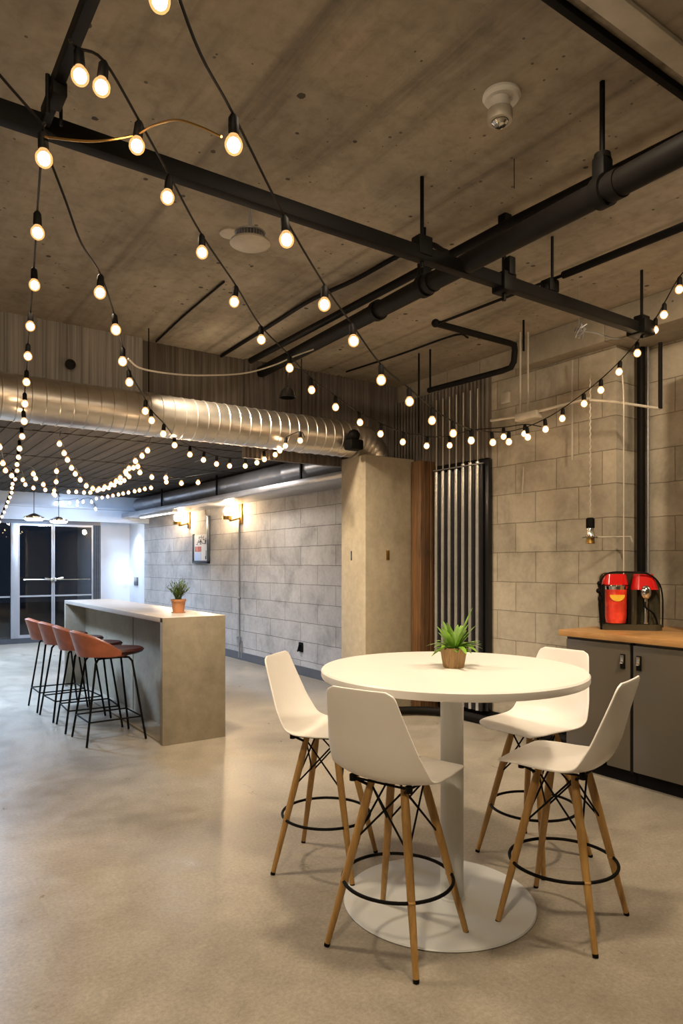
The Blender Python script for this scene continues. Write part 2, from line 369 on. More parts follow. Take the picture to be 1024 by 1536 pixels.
# baseboards
struct('baseboard_right', MB().box((XW-.03, 3.3, 0), (XW, 5.28, .12)), M['black'], label='black baseboard along the right block wall', cat='baseboard')
struct('baseboard_far', MB().box((XW-.02, 5.9, 0), (XW, 14.5, .12)), M['baseboard'], label='grey baseboard along the far block wall', cat='baseboard')

def corr(x0, x1, y, z0, z1, pitch, dep, back=.02, along='x'):
    m = MB(); n = int((x1-x0)/pitch*4)
    prof = []
    for i in range(n+1):
        a = x0+(x1-x0)*i/n; k = i % 4; prof.append((a, y - (dep if k in (1, 2) else 0)))
    for (a, b), (c, d) in zip(prof, prof[1:]):
        q = [(a,b,z0), (c,d,z0), (c,d,z1), (a,b,z1)]
        if along == 'y': q = [(p[1], p[0], p[2]) for p in q]
        m.b.faces.new([m.b.verts.new(p) for p in q])
    bmesh.ops.remove_doubles(m.b, verts=m.b.verts, dist=1e-5)
    if along == 'x': m.box((x0, y+.001, z0), (x1, y+back, z1))
    else: m.box((y+.001, x0, z0), (y+back, x1, z1))
    return m
xa, _ = onY(210, FY); xb, _ = onY(365, FY)
struct('trim_5', corr(XL, xa, FY-.06, LC-.02, CH, .17, .006, .1), M['fascia_pale'], label='pale vertical board fascia at the left above the duct', cat='trim')
struct('trim_6', corr(xa, xb, FY, LC-.02, CH, .06, .005, .09), M['fascia'], label='dark smooth fascia panel in the middle above the duct', cat='trim')
struct('trim_7', corr(xb, XW, FY-.03, 2.55, CH, .050, .018, .06), M['fascia'], label='ribbed metal fascia above the duct elbow and pillar', cat='trim')
# round hole in pale fascia
hx_, hd_ = onY(105, FY-.09)
h = MB().lathe(P(105, 547, hd_), [(0,0),(.042,0),(.042,.02),(.03,.02),(.03,.005),(0,.005)], 20, mat=Matrix.Rotation(PI/2, 3, 'X'))
tag(h.build('pipe_stub', M['flute']), 'small round black opening in the pale fascia over the duct', 'pipe')

# concrete pillar and timber post
struct('pillar', MB().box((4.07, 5.46, 0), (4.70, 5.88, 2.61), .008), M['pillar'], label='square concrete pillar under the duct elbow', cat='pillar')
tag(MB().box((4.33, 5.452, 1.56), (4.37, 5.46, 1.66), .002).box((4.34, 5.446, 1.585), (4.36, 5.453, 1.64)).build('lock_plate', M['brass']), 'small rusty lock plate on the dark face of the pillar', 'plate')
m = MB()
m.box((4.066, 5.693, 1.57), (4.071, 5.707, 1.64)).ball((4.068, 5.70, 1.57), .012, (.4, 1, 1.2), 8, 6).ball((4.068, 5.70, 1.64), .012, (.4, 1, 1.2), 8, 6)
tag(m.build('wall_anchor', M['ink']), 'tiny dark anchor strip on the bright face of the pillar', 'anchor')
tag(MB().box((4.655, 5.30, 0), (4.78, 5.45, 2.58), .006).box((4.784, 5.295, 0), (4.90, 5.45, 2.58), .006).build('timber_post', M['post']), 'dark reddish-brown timber post between pillar and metal tubes', 'post')

# tube bundle on the right wall
t = thing('tube_bundle', 'bank of glossy vertical metal tubes fixed to the wall beside the timber post', 'tubes', (4.8, 4.92, 0))
def loc(o, root):                                   # meshes are modelled in world space; keep them there under the root
    o.parent = root; o.matrix_parent_inverse = Matrix.Translation(-V(root.location)); return o
loc(MB().box((4.84, 4.55, .12), (4.895, 5.28, 2.52), .004).build('backing', M['flute']), t)
for i in range(7):
    y = 5.235-i*.096; z1 = 2.50 if i > 3 else 2.46
    loc(MB().tube([(4.81, y, .12), (4.81, y, 1.2), (4.81, y, z1)], .021, 14).build('tube', M['pipeshine']), t)
    loc(MB().tube([(4.815, y-.048, .12), (4.815, y-.048, z1-.02)], .018, 12).build('tube', M['flute']), t)
for z in (.5, 2.47): loc(MB().box((4.785, 4.57, z), (4.80, 5.26, z+.010)).build('clamp_bar', M['steel']), t)
m = MB()
for i in range(7): m.tube([(4.81, 5.235-i*.096, 2.46), (4.81, 5.235-i*.096, 3.2)], .006, 6)
loc(m.build('upper_cables', M['conduit']), t)
tag(corr(4.56, FY-.06, 4.855, 2.53, 3.30, .05, .02, .040, 'y').build('corrugated_cladding', M['fascia']), 'dark ribbed metal cladding on the wall above the glossy tubes', 'cladding')

tag(MB().tube(catmull([(4.80, 3.6, .05), (4.80, 4.3, .05), (4.76, 4.9, .05), (4.60, 5.20, .05), (4.30, 5.38, .05)]), .04, 12).build('floor_pipe', M['blackpipe']), 'thick black pipe lying on the floor along the foot of the right wall', 'pipe')

# ------------------------------------------------------------------ big duct
def spiral(p0, p1, r, pitch=.10):
    p0, p1 = V(p0), V(p1); n = int((p1-p0).length/pitch); pts = []; rr = []
    for i in range(n):
        for f, k in ((0, 1), (.05, 1.03), (.12, 1.03), (.14, 1.0), (.55, 1.004), (.9, 1)):
            pts.append(p0.lerp(p1, (i+f)/n)); rr.append(r*k)
    pts.append(p1); rr.append(r); return pts, rr
DYc, DZc, DR = 5.66, 2.775, .175
du = thing('spiral_duct', 'big shiny galvanised spiral duct crossing the hall and bending down onto the pillar', 'duct', (1.5, DYc, DZc))
pts, rr = spiral((XL, DYc, DZc), (4.02, DYc, DZc), DR)
loc(MB().tube(pts, rr, 32).build('straight_run', M['duct']), du)
pts = []; rr = []
for i in range(31):
    a = i/30*PI/2*.98; pts.append(V((4.02+.33*math.sin(a), DYc, DZc+.05-.33+.33*math.cos(a)-.05*(1-i/30)))); rr.append(DR*(1.02 if i % 4 == 0 else 1.0))
pts.append(pts[-1]+V((0, 0, -.004))); rr.append(DR)
pts = [V((p.x, p.y, max(p.z, 2.60))) for p in pts]
loc(MB().tube(pts[:26], rr[:26], 32).build('elbow', M['duct']), du)
m = MB()
for x in (.6, 2.1, 3.5): m.torus((0,0,0), DR*1.03, .008, 32, 6)
m.b.free()
for x in (.35, 1.95, 3.45):
    rg = MB(); R = Matrix.Rotation(PI/2, 3, 'Y')
    rg.lathe((x-.03, DYc, DZc), [(DR*1.0, 0), (DR*1.045, 0), (DR*1.045, .06), (DR, .06)], 32, mat=R)
    loc(rg.build('joint_band', M['duct']), du)
    loc(MB().tube([(x, DYc, DZc+DR), (x, DYc, CH)], .005, 6).build('hanger_rod', M['black']), du)
tag(MB().box((3.83, 5.36, 2.63), (3.98, 5.50, 2.73), .02).ball((3.90, 5.42, 2.77), .06).build('damper_motor', M['black']), 'black damper motor on the underside of the duct by the pillar', 'motor')

# wall duct and soffit tray along far wall
d2 = thing('wall_duct', 'blue-grey round duct running along the top of the far block wall', 'duct', (4.6, 10, 2.7))
pts, rr = spiral((4.60, 5.95, 2.72), (4.60, 13.9, 2.72), .14, .6)
loc(MB().tube(pts, rr, 24).build('duct_run', M['duct2']), d2)
for y in (7.3, 9.8, 12.2):
    loc(MB().box((4.44, y, 2.56), (4.46, y+.03, 2.9)).box((4.44, y, 2.56), (4.76, y+.03, 2.58)).build('hanger', M['black']), d2)
tag(MB().box((4.32, 5.95, 2.47), (4.88, 14.2, 2.55), .006).build('cable_tray', M['duct2']), 'long grey tray under the round duct on the far wall', 'tray')
yy = onX(240, 4.5)[0]
tf = thing('strip_light', 'slim lit strip light under the grey tray near the entrance', 'light', (4.45, yy, 2.46))
loc(MB().box((4.40, yy-.9, 2.43), (4.50, yy+.9, 2.468), .004).build('housing', M['whitebody']), tf)
loc(MB().box((4.415, yy-.88, 2.42), (4.485, yy+.88, 2.43)).build('diffuser', emit('strip glow', (1, .80, .66), 5)), tf)

# ------------------------------------------------------------------ entrance
def xat(px): return onY(px, YD)[0]
ent = MB().box((XL, YD-.04, 0), (xd, YD+.06, .10)).box((XL, YD-.03, 2.30), (xd, YD+.06, 2.37))
struct('window_1', ent, M['darkframe'], label='slate sill and head frame of the glass entrance front', cat='window')
mul = MB().box((xat(15.5), YD-.05, .10), (xat(26.5), YD+.05, 2.30), .004)
struct('trim_8', mul, M['frame'], label='broad grey mullion left of the glass doors', cat='trim')
w2 = MB().box((xat(-40), YD-.02, .10), (xat(-38), YD+.02, 2.30))
w2.box((xat(-38), YD-.02, .88), (xat(15), YD, .91)); w2 = struct('window_2', w2, M['frame'], label='fixed glass side panel at the left edge', cat='window')
struct('pane', MB().box((XL, YD, .10), (xat(15.6), YD+.012, 2.30)), M['glass'], w2)
def gdoor(n, pa, pb, hs):
    a, b = xat(pa), xat(pb)
    d = MB().box((a, YD-.025, .10), (a+.028, YD+.025, 2.30)).box((b-.028, YD-.025, .10), (b, YD+.025, 2.30)).box((a, YD-.02, .10), (b, YD+.02, .16)).box((a, YD-.02, 2.26), (b, YD+.02, 2.30)).box((a, YD-.02, .885), (b, YD+.02, .915))
    d = struct('door_%d' % n, d, M['frame'], label=('left' if n == 1 else 'right')+' glass entrance door in slim metal frame', cat='door')
    struct('glass_pane', MB().box((a+.028, YD-.004, .16), (b-.028, YD+.008, 2.26)), M['glass'], d)
    struct('push_bar', MB().tube([(a+.08, YD-.09, 1.22), (b-.08, YD-.09, 1.22)], .012, 8).box((a+.08, YD-.09, 1.20), (a+.11, YD-.02, 1.24)).box((b-.11, YD-.09, 1.20), (b-.08, YD-.02, 1.24)), M['chrome'], d)
    hx = b-.03 if hs else a+.03
    struct('lever_handle', MB().ball((hx, YD-.06, 1.22), .04).tube([(hx, YD-.06, 1.22), (hx+(-.14 if hs else .14), YD-.10, 1.25)], .018, 8), M['chrome'], d)
gdoor(1, 26.8, 79, True); gdoor(2, 79.6, 139, False)
ct = MB()
ct.grid(lambda a, b: V((xat(140)+(xat(150.5)-xat(140))*a, YD-.02+.035*math.sin(a*PI*7), .10+2.2*b)), 42, 1)
cu = ct.build('vertical_blind', M['steel']); tag(cu, 'narrow strip of pleated steel-blue blind right of the glass doors', 'blind')
# floor-line lamp, wall lamp, switch
def pend(px, py, D, r, nm, label, col):
    c = P(px, py, D); t = thing(nm, label, 'lamp', c)
    loc(MB().lathe(c, [(0,-.02),(r*.8,-.03),(r,0),(r*.95,.03),(0,.035)], 24).build('diffuser', col), t)
    loc(MB().lathe(c, [(r*1.02,.0),(r*1.02,.035),(r*.4,.08),(.02,.10),(0,.10)], 24).build('shade', M['chrome']), t)
    loc(MB().tube([c+V((0,0,.08)), (c.x, c.y, LC-.02)], .006, 6).build('rod', M['black']), t); return t
pend(51, 778, 12.4, .17, 'entrance_lamp', 'larger bright cool-white dome lamp hanging before the glass doors', M['coollamp'])
pend(88, 782, 12.9, .16, 'entrance_lamp', 'smaller flat cool-white dome lamp hanging right of the larger one', M['coollamp'])
yq = onX(187, XW)[0]
wl = thing('wall_light', 'small round glowing light on the white wall right of the doors', 'lamp', (P(187, 866, 15.4).x, YF-.05, P(187, 866, 15.4).z))
c = V(wl.location)
loc(MB().ball(c, .07).build('globe', M['softlamp']), wl); loc(MB().box((c.x-.05, c.y+.03, c.z-.05), (c.x+.05, c.y+.05, c.z+.05)).build('base', M['chrome']), wl)
y0, D0 = onX(204.5, XW); z0 = P(204, 872, D0).z
tag(MB().box((XW-.015, y0-.13, z0-.09), (XW-.001, y0+.13, z0+.09), .004).build('switch_plate', M['darkframe']), 'dark switch plate on the blue-lit plaster by the entrance', 'switch')
ws = thing('wall_washer', 'bright spotlight head at the end of the tray by the entrance', 'light', (4.55, 14.85, 2.45))
loc(MB().box((4.2, 14.62, 2.43), (4.75, 14.78, 2.50), .01).build('housing', M['chrome']), ws)
loc(MB().lathe((4.45, 14.7, 2.395), [(0,0),(.09,0),(.10,.035),(0,.035)], 20).build('lens', M['washer']), ws)

# ------------------------------------------------------------------ sconces on far wall
def sconce(px, py, label, pipe):
    y, D = onX(px, XW); z = P(px, py, D).z
    t = thing('wall_sconce', label, 'lamp', (XW, y, z), 0, 'brass sconces on the far block wall')
    loc(MB().box((XW-.03, y-.05, z-.17), (XW-.001, y+.05, z+.15), .006).build('back_plate', M['brass']), t)
    loc(MB().tube([(XW-.03, y, z-.08), (XW-.16, y+.08, z-.12), (XW-.20, y+.10, z-.03)], .018, 8).lathe((XW-.20, y+.10, z-.10), [(0,0),(.07,0),(.075,.05),(0,.05)], 16).build('arm', M['brass']), t)
    loc(MB().ball((XW-.20, y+.10, z+.03), .055, (1,1,1.25)).build('bulb', M['lampglow']), t)
    loc(MB().tube([(XW-.012, y-.03, z+.15), (XW-.012, y-.03, 2.47)], .008, 6).build('top_conduit', M['black']), t)
    return t, y, z
s1, ys, zs = sconce(362, 770, 'nearer brass wall sconce with a long conduit down to the floor', True)
sconce(284, 779, 'farther brass wall sconce left of the framed board', False)
tag(MB().tube([(XW-.014, ys+.05, zs-.17), (XW-.014, ys+.05, .03)], .014, 8).box((XW-.04, ys+.0, .27), (XW-.001, ys+.10, .36), .005).tube([(XW-.014, ys-.03, .30), (XW-.014, ys-.03, .03)], .012, 8).ball((XW-.02, ys+.05, .98), .03, u=8, v=6).build('wall_conduit', M['steel']), 'thin vertical conduit running from the nearer sconce to the floor', 'pipe')
# framed board
ya, _ = onX(291, XW); yb, _ = onX(315.5, XW); zt, zb = 2.06, 1.53
fb = thing('framed_board', 'framed notice board with pinned sheets between the two sconces', 'board', (XW, (ya+yb)/2, zb))
loc(MB().box((XW-.04, yb, zb), (XW-.002, ya, zb+.05), .008).box((XW-.04, ya-.05, zb), (XW-.002, ya, zt), .008).box((XW-.04, yb, zb), (XW-.002, yb+.07, zt+.30), .008).build('frame', M['darkframe']), fb)
loc(MB().box((XW-.02, yb+.05, zb+.04), (XW-.004, ya-.04, zt-.02)).build('backing', M['paper']), fb)
loc(MB().box((XW-.024, ya-.36, zb+.05), (XW-.02, ya-.07, zb+.19)).build('blue_sheet', M['bluepaper']), fb)
for i in range(26):
    m = MB(); yy_ = yb+.12+random.random()*.40; zz = zt-.20+random.random()*.14
    if i % 2: m.box((XW-.023, yy_, zz), (XW-.02, yy_+.012, zz+.045))
    else: m.box((XW-.023, yy_, zz), (XW-.02, yy_+.06, zz+.010))
    loc(m.build('ink_mark', M['ink']), fb)
m = MB(); m.box((XW-.023, yb+.13, zb+.07), (XW-.02, yb+.17, zb+.13)).box((XW-.023, yb+.13, zb+.13), (XW-.02, yb+.145, zb+.23))
loc(m.build('drawn_figure', M['ink']), fb)
for a1, a2 in ((.37, .20), (.17, .10)): loc(MB().box((XW-.024, ya-a1, zb+.21), (XW-.02, ya-a2, zb+.30)).build('red_print', M['redink']), fb)
tag(MB().tube(catmull([(XW-.01, yb+.25, 2.47), (XW-.01, yb+.2, 2.38), (XW-.01, yb+.09, 2.34)]), .006, 6).build('board_cable', M['whitecord']), 'short white cable above the framed board', 'cable')
y0, D0 = onX(452, XW); z0 = P(452, 970, D0).z
tag(MB().box((XW-.02, y0-.05, z0-.07), (XW-.001, y0+.05, z0+.06), .006).tube([(XW-.03, y0, z0+.03), (XW-.05, y0, z0-.04), (XW-.03, y0+.05, z0-.06)], .014, 8).build('wall_outlet', M['black']), 'black wall outlet low on the far block wall', 'outlet')

# ------------------------------------------------------------------ island counter
IX0, IX1, IY0, IY1, IZ = 2.03, 2.60, 5.55, 9.0, 1.07
isl = thing('island_counter', 'long grey concrete bar counter with pale top in front of the far wall', 'counter', ((IX0+IX1)/2, (IY0+IY1)/2, 0))
loc(MB().box((IX0, IY0+.001, IZ-.042), (IX1, IY1, IZ), .004).build('countertop', M['isltop']), isl)
loc(MB().box((IX0, IY0, 0), (IX1, IY0+.06, IZ-.001), .003).build('end_panel', M['island']), isl)
loc(MB().box((IX0, IY1-.06, 0), (IX1, IY1, IZ-.042), .003).build('end_panel', M['island']), isl)
loc(MB().box((IX0+.24, IY0+.06, 0), (IX1-.01, 7.05, IZ-.042)).build('front_panel', M['island']), isl)
loc(MB().box((IX0+.24, 7.075, 0), (IX1-.01, IY1-.06, IZ-.042)).build('front_panel', M['island']), isl)
loc(MB().box((IX0+.25, 7.05, 0), (IX1-.02, 7.075, IZ-.042)).build('seam_strip', M['ink']), isl)
loc(MB().box((IX0+.02, IY0+.06, 0), (IX0+.24, IY1-.06, .012), .002).build('plinth', M['island']), isl)

# ------------------------------------------------------------------ leather stools
def make_stool():
    t = thing('bar_stool', '', 'stool', (0,0,0))
    def seat(a, b):
        th = a*2*PI; r = .05+b*.16
        return V((r*1.1*math.cos(th), r*math.sin(th), .765-.012*(1-b)**2))
    m = MB().lathe((0,0,0), [(0,.735),(.17,.735),(.205,.75),(.215,.768),(.20,.785),(.12,.782),(0,.775)], 32)
    for v in m.b.verts: v.co.x = v.co.x*1.16+.055
    m.build('seat', M['leather_dark'], t)
    def back(a, b):
        th = (a-.5)*2*1.75; k = max(0, math.cos(th/1.75*PI/2))
        h = .030+.185*k**.85; r = .20+.06*b*k
        z = .745+h*b+(0.018*math.sin(b*PI) if False else 0)
        return V((-(r*1.06)*math.cos(th)-.01, r*.98*math.sin(th), z))
    m = MB().grid(back, 36, 10)
    o = m.build('backrest', M['leather'], t); s = o.modifiers.new('thick', 'SOLIDIFY'); s.thickness = .042; s.offset = 1
    b = o.modifiers.new('soft', 'BEVEL'); b.width = .012; b.segments = 3; b.limit_method = 'ANGLE'
    m = MB().lathe((0,0,0), [(0,.72),(.15,.72),(.19,.74),(.20,.75)], 28); 
    for v in m.b.verts: v.co.x = v.co.x*1.05+.01
    m.build('seat_shell', M['leather'], t)
    for sx in (-1, 1):
        for sy in (-1, 1):
            MB().tube([(sx*.07, sy*.10, .715), (sx*.13, sy*.135, .712), (sx*.155, sy*.15, .68), (sx*.25, sy*.225, .003)], .0095, 8).build('leg', M['black'], t)
    f = MB(); z = .20; X, Y = .25-.095*z/.68, .225-.075*z/.68
    for a, b in (((X,Y),(X,-Y)), ((-X,Y),(-X,-Y)), ((X,Y),(-X,Y)), ((X,-Y),(-X,-Y))):
        f.tube([(a[0],a[1],z), (b[0],b[1],z)], .007, 8)
    f.build('footrest', M['black'], t)
    MB().box((-.12,-.13,.708), (.12,.13,.72)).build('mount', M['black'], t)
    return t
stool0 = make_stool()
sl = ['tan leather bar stool nearest the pillar end of the counter', 'tan leather bar stool second from the near end of the counter', 'tan leather bar stool third from the near end of the counter', 'tan leather bar stool farthest away, nearest the glass doors']
for i, (x, y, a) in enumerate([(1.74, 6.08, .02), (1.72, 6.64, -.05), (1.70, 7.19, .07), (1.68, 7.73, .0)]):
    o = stool0 if i == 0 else copy_tree(stool0)
    o.location = (x, y, .012 if False else 0); o.rotation_euler = (0, 0, a); o['label'] = sl[i]; o['group'] = 'tan leather stools along the counter'

# ------------------------------------------------------------------ round table
TC = V((2.18, 2.27, 0)); TZ = 1.05
tb = thing('bar_table', 'round white pedestal bar table in the foreground', 'table', TC)
loc(MB().lathe(TC, [(0,TZ-.042),(.575,TZ-.042),(.588,TZ-.038),(.592,TZ-.03),(.592,TZ-.008),(.586,TZ-.001),(0,TZ)], 96).build('tabletop', M['tabletop']), tb)
loc(MB().lathe(TC, [(.052,.014),(.052,TZ-.05),(.11,TZ-.05),(.11,TZ-.042),(0,TZ-.042)], 40).build('column', M['tablemetal']), tb)
BC = TC + rt*-.06
loc(MB().lathe(BC, [(0,.0),(.425,.0),(.43,.004),(.425,.010),(.10,.014),(0,.014)], 96).build('base_plate', M['tablemetal']), tb)
loc(MB().lathe(TC, [(.052,.012),(.062,.012),(.060,.022),(.052,.024)], 40).build('collar', M['tablemetal']), tb)

# ------------------------------------------------------------------ white shell chairs
def interp(tab, t):
    for (a, va), (b, vb) in zip(tab, tab[1:]):
        if t <= b:
            return va+(vb-va)*(t-a)/(b-a)
    return tab[-1][1]
prof = catmull([V((.225,0,.672)), V((.205,0,.690)), V((.12,0,.690)), V((.0,0,.676)), V((-.10,0,.672)), V((-.17,0,.700)), V((-.212,0,.775)), V((-.238,0,.87)), V((-.262,0,.97)), V((-.28,0,1.055))], 10)
cum = [0]
for a, b in zip(prof, prof[1:]): cum.append(cum[-1]+(b-a).length)
def prof_at(t):
    s = t*cum[-1]
    for i in range(len(prof)-1):
        if s <= cum[i+1]+1e-9:
            k = (s-cum[i])/(cum[i+1]-cum[i]); p = prof[i].lerp(prof[i+1], k); d = (prof[i+1]-prof[i]).normalized(); return p, V((-d.z, 0, d.x))*-1
    return prof[-1], V((1,0,0))
def dense(tab): return [(p.x, p.y) for p in catmull([V((a, b, 0)) for a, b in tab], 8)]
wid = dense([(0,.190), (.12,.212), (.35,.226), (.52,.224), (.66,.208), (.82,.180), (1,.150)])
cup = dense([(0,-.005), (.2,.010), (.42,.030), (.56,.046), (.75,.030), (1,.004)])
def shell(a, b):
    p, n = prof_at(a); s = b*2-1; wd = interp(wid, a)
    e = min(a, 1-a)*cum[-1]; cr = .055 if a < .5 else .034
    if e < cr: wd -= (cr-math.sqrt(max(0, cr*cr-(cr-e)**2)))*.95
    n = V((abs(n.x)*1.0 if a > .3 else n.x, 0, abs(n.z)))
    n.normalize(); c = interp(cup, a)*abs(s)**2.4
    return V((p.x, wd*s, p.z)) + n*c
def make_chair():
    t = thing('shell_stool', '', 'stool', (0,0,0))
    o = MB().grid(shell, 56, 22).build('seat_shell', M['white'], t, angle=80)
    s = o.modifiers.new('thick', 'SOLIDIFY'); s.thickness = .008; s.offset = 0
    b = o.modifiers.new('soft', 'BEVEL'); b.width = .003; b.segments = 2; b.limit_method = 'ANGLE'
    T, B_ = .075, .205; ZT = .655
    def at(sx, sy, z): k = B_+(T-B_)*z/ZT; return V((sx*k*1.0, sy*k, z))
    for sx in (-1, 1):
        for sy in (-1, 1):
            lg = MB().tube([at(sx,sy,ZT), at(sx,sy,.56), at(sx,sy,.45), at(sx,sy,.25), at(sx,sy,.012)], [.015,.0175,.0175,.0155,.0115], 12).build('leg', M['legwood'], t)
            MB().tube([at(sx,sy,.013), at(sx,sy,.0005)], [.0122,.0115], 12).build('foot_cap', M['black'], lg)
            MB().ball(at(sx,sy,.257), .018, (1,1,.7), 10, 8).build('ring_bracket', M['legwood'], lg)
            MB().lathe((sx*.13, sy*.13, .655), [(0,0),(.014,0),(.014,.025),(0,.025)], 12).build('shock_mount', M['black'], lg)
    m = MB()
    for i, (a, b) in enumerate((((1,1),(1,-1)), ((1,-1),(-1,-1)), ((-1,-1),(-1,1)), ((-1,1),(1,1)))):
        m.tube([at(a[0],a[1],.64), at(b[0],b[1],.42)], .0042, 8); m.tube([at(b[0],b[1],.64), at(a[0],a[1],.42)], .0042, 8)
        pa, pb = V((a[0]*.13, a[1]*.13, .668)), V((b[0]*.13, b[1]*.13, .668)); m.tube([pa, pb], .005, 8); m.tube([at(a[0],a[1],.63), pa], .006, 8)
    m.build('wire_brace', M['black'], t)
    MB().torus((0,0,.257), .222, .0072, 56, 8).build('footring', M['black'], t)
    return t
ch0 = make_chair()
lab = ['white shell stool in front, its back to the viewer', 'white shell stool at the left of the round table', 'white shell stool at the right, back turned outward before the cabinet doors', 'white shell stool behind the round table, facing the viewer beside the cabinets']
for i, (x, y, a) in enumerate([(1.765, 2.15, 19), (1.92, 2.91, -53), (2.45, 1.875, 107), (2.87, 2.38, 184)]):
    o = ch0 if i == 0 else copy_tree(ch0)
    o.location = (x, y, 0.0); o.rotation_euler = (0, 0, math.radians(a)); o['label'] = lab[i]; o['group'] = 'white shell stools around the round table'

# ------------------------------------------------------------------ plants
def leaf(m, base, d, L, wd, droop, seg=6, fold=.15):
    d = V(d).normalized(); side = d.cross(V((0,0,1)))
    side = side.normalized() if side.length > .01 else V((1,0,0))
    up = side.cross(d).normalized(); p = V(base); rows = []
    for i in range(seg+1):
        k = i/seg; wk = wd*math.sin(PI*min(1, .12+k*.86))**.7
        rows.append([m.b.verts.new(p - side*wk + up*fold*wk), m.b.verts.new(p), m.b.verts.new(p + side*wk + up*fold*wk)])
        dd = (d + V((0,0,-droop*k))).normalized(); p = p + dd*(L/seg)
    for a, b in zip(rows, rows[1:]):
        for j in (0, 1): m.b.faces.new((a[j], a[j+1], b[j+1], b[j]))
pp = P(680, 1001, 3.12); pp.z = TZ
pl = thing('potted_plant', 'leafy green plant in a ribbed bamboo pot on the round table', 'plant', pp)
m = MB(); n = 132; rings = []
for (r, z) in ((.0,.0), (.043,.0), (.046,.008), (.060,.092), (.056,.092), (.053,.075), (0,.075)):
    if r == 0: rings.append([m.b.verts.new(pp+V((0,0,z)))]); continue
    rings.append([m.b.verts.new(pp+V((math.cos(2*PI*j/n)*(r+(.0022 if j % 4 < 2 else 0)), math.sin(2*PI*j/n)*(r+(.0022 if j % 4 < 2 else 0)), z))) for j in range(n)])
for a, b in zip(rings, rings[1:]):
    for j in range(n):
        q = (j+1) % n
        if len(a) == 1: m.b.faces.new((a[0], b[q], b[j]))
        elif len(b) == 1: m.b.faces.new((a[j], a[q], b[0]))
        else: m.b.faces.new((a[j], a[q], b[q], b[j]))
loc(m.build('pot', M['potbamboo']), pl)
loc(MB().lathe(pp, [(0,.084),(.052,.080)], 24).build('soil', M['soil']), pl)
m = MB(); b0 = pp+V((0,0,.08))
leaf(m, b0+rt*.01, rt*.42+V((0,0,1)), .205, .014, -.1, 8, .5)
for i in range(22):
    a = random.random()*2*PI; tl = random.uniform(.15, .75); leaf(m, b0+V((math.cos(a), math.sin(a), 0))*.015, (math.cos(a)*tl, math.sin(a)*tl, 1), random.uniform(.09, .145), .015, .3, 6, .4)
for i in range(46):
    a = random.random()*2*PI; st = V((math.cos(a), math.sin(a), random.uniform(.05, .7)))
    base = b0 + V((math.cos(a), math.sin(a), 0))*random.uniform(.01, .045) + V((0,0,random.uniform(0,.02)))
    L = random.uniform(.05, .12); leaf(m, base, st, L, random.uniform(.009, .016), random.uniform(.5, 1.2), 5, .25)
loc(m.build('foliage', M['leaf'], angle=80), pl)

ip = V((2.37, 6.07, IZ))
p2 = thing('potted_plant', 'small bushy plant in a terracotta pot on the concrete counter', 'plant', ip)
loc(MB().lathe(ip, [(0,.004),(.05,.004),(.064,.105),(.070,.105),(.070,.125),(.062,.125),(.058,.11),(0,.11)], 32).build('pot', M['terracotta']), p2)
loc(MB().lathe(ip, [(0,0),(.062,0),(.066,.008),(0,.008)], 32).build('saucer', M['terracotta']), p2)
m = MB(); b0 = ip+V((0,0,.11))
for i in range(60):
    a = random.random()*2*PI; tl = random.uniform(.05, .75); tip = b0 + V((math.cos(a)*tl*.15, math.sin(a)*tl*.15, random.uniform(.09, .19)))
    m.tube([b0+V((math.cos(a), math.sin(a), 0))*.02, (b0+tip)/2+V((0,0,.02)), tip], .0016, 4)
    for k in range(7):
        f = .35+.65*k/6; q = b0.lerp(tip, f); aa = random.random()*2*PI
        leaf(m, q, (math.cos(aa), math.sin(aa), random.uniform(.3, 1.1)), random.uniform(.025, .045), .0045, .3, 3, .2)
loc(m.build('foliage', M['leaf2'], angle=80), p2)

# ------------------------------------------------------------------ cabinets, worktop, appliance
WY = 3.30; WX = 4.26
tag(MB().box((WX, YB+3.2, .985), (XW-.002, WY, 1.03), .004).box((XW-.002, YB+3.2, .985), (XR-.002, 3.235, 1.03)).build('worktop', M['worktop']), 'oak worktop on the dark cabinets by the right wall', 'worktop')
def cabinet(yn, yf, label, hand, left=True):
    t = thing('base_cabinet', label, 'cabinet', (WX+.3, (yn+yf)/2, 0), 0, 'dark cabinets under the oak worktop')
    loc(MB().box((WX+.05, yn+.002, .10), (XW-.01, yf-.002, .984)).build('body', M['cabinet']), t)
    loc(MB().box((WX+.09, yn+.002, 0), (XW-.01, yf-.002, .10)).build('plinth', M['black']), t)
    d = loc(MB().box((WX+.025, yn+.012, .105), (WX+.048, yf-.012, .965), .003).build('door', M['cabinet']), t)
    hy = yn+.045 if hand else yf-.075
    hp = MB().box((WX+.012, hy, .80), (WX+.0245, hy+.035, .90), .003); hp.b
    h1 = loc(hp.build('handle_recess', M['black']), t)
    h2 = loc(MB().box((WX+.004, hy+.004, .84), (WX+.0115, hy+.028, .895), .002).box((WX-.004, hy+.006, .835), (WX+.008, hy+.026, .85), .002).build('handle', M['chrome']), t)
    loc(MB().box((WX+.03, yn-.010, .09), (WX+.055, yn+.010, .984)).build('edge_strip', M['black']), t)
    return t
yc, _ = onX(947.5, WX+.03)
cabinet(yc, WY-.04, 'dark grey cabinet left of the black gap, nearest the block wall', True)
cabinet(yc-.64, yc, 'dark grey cabinet right of the black gap, at the picture edge', False)
cabinet(yc-1.28, yc-.64, 'dark grey cabinet beyond the right picture edge', True)

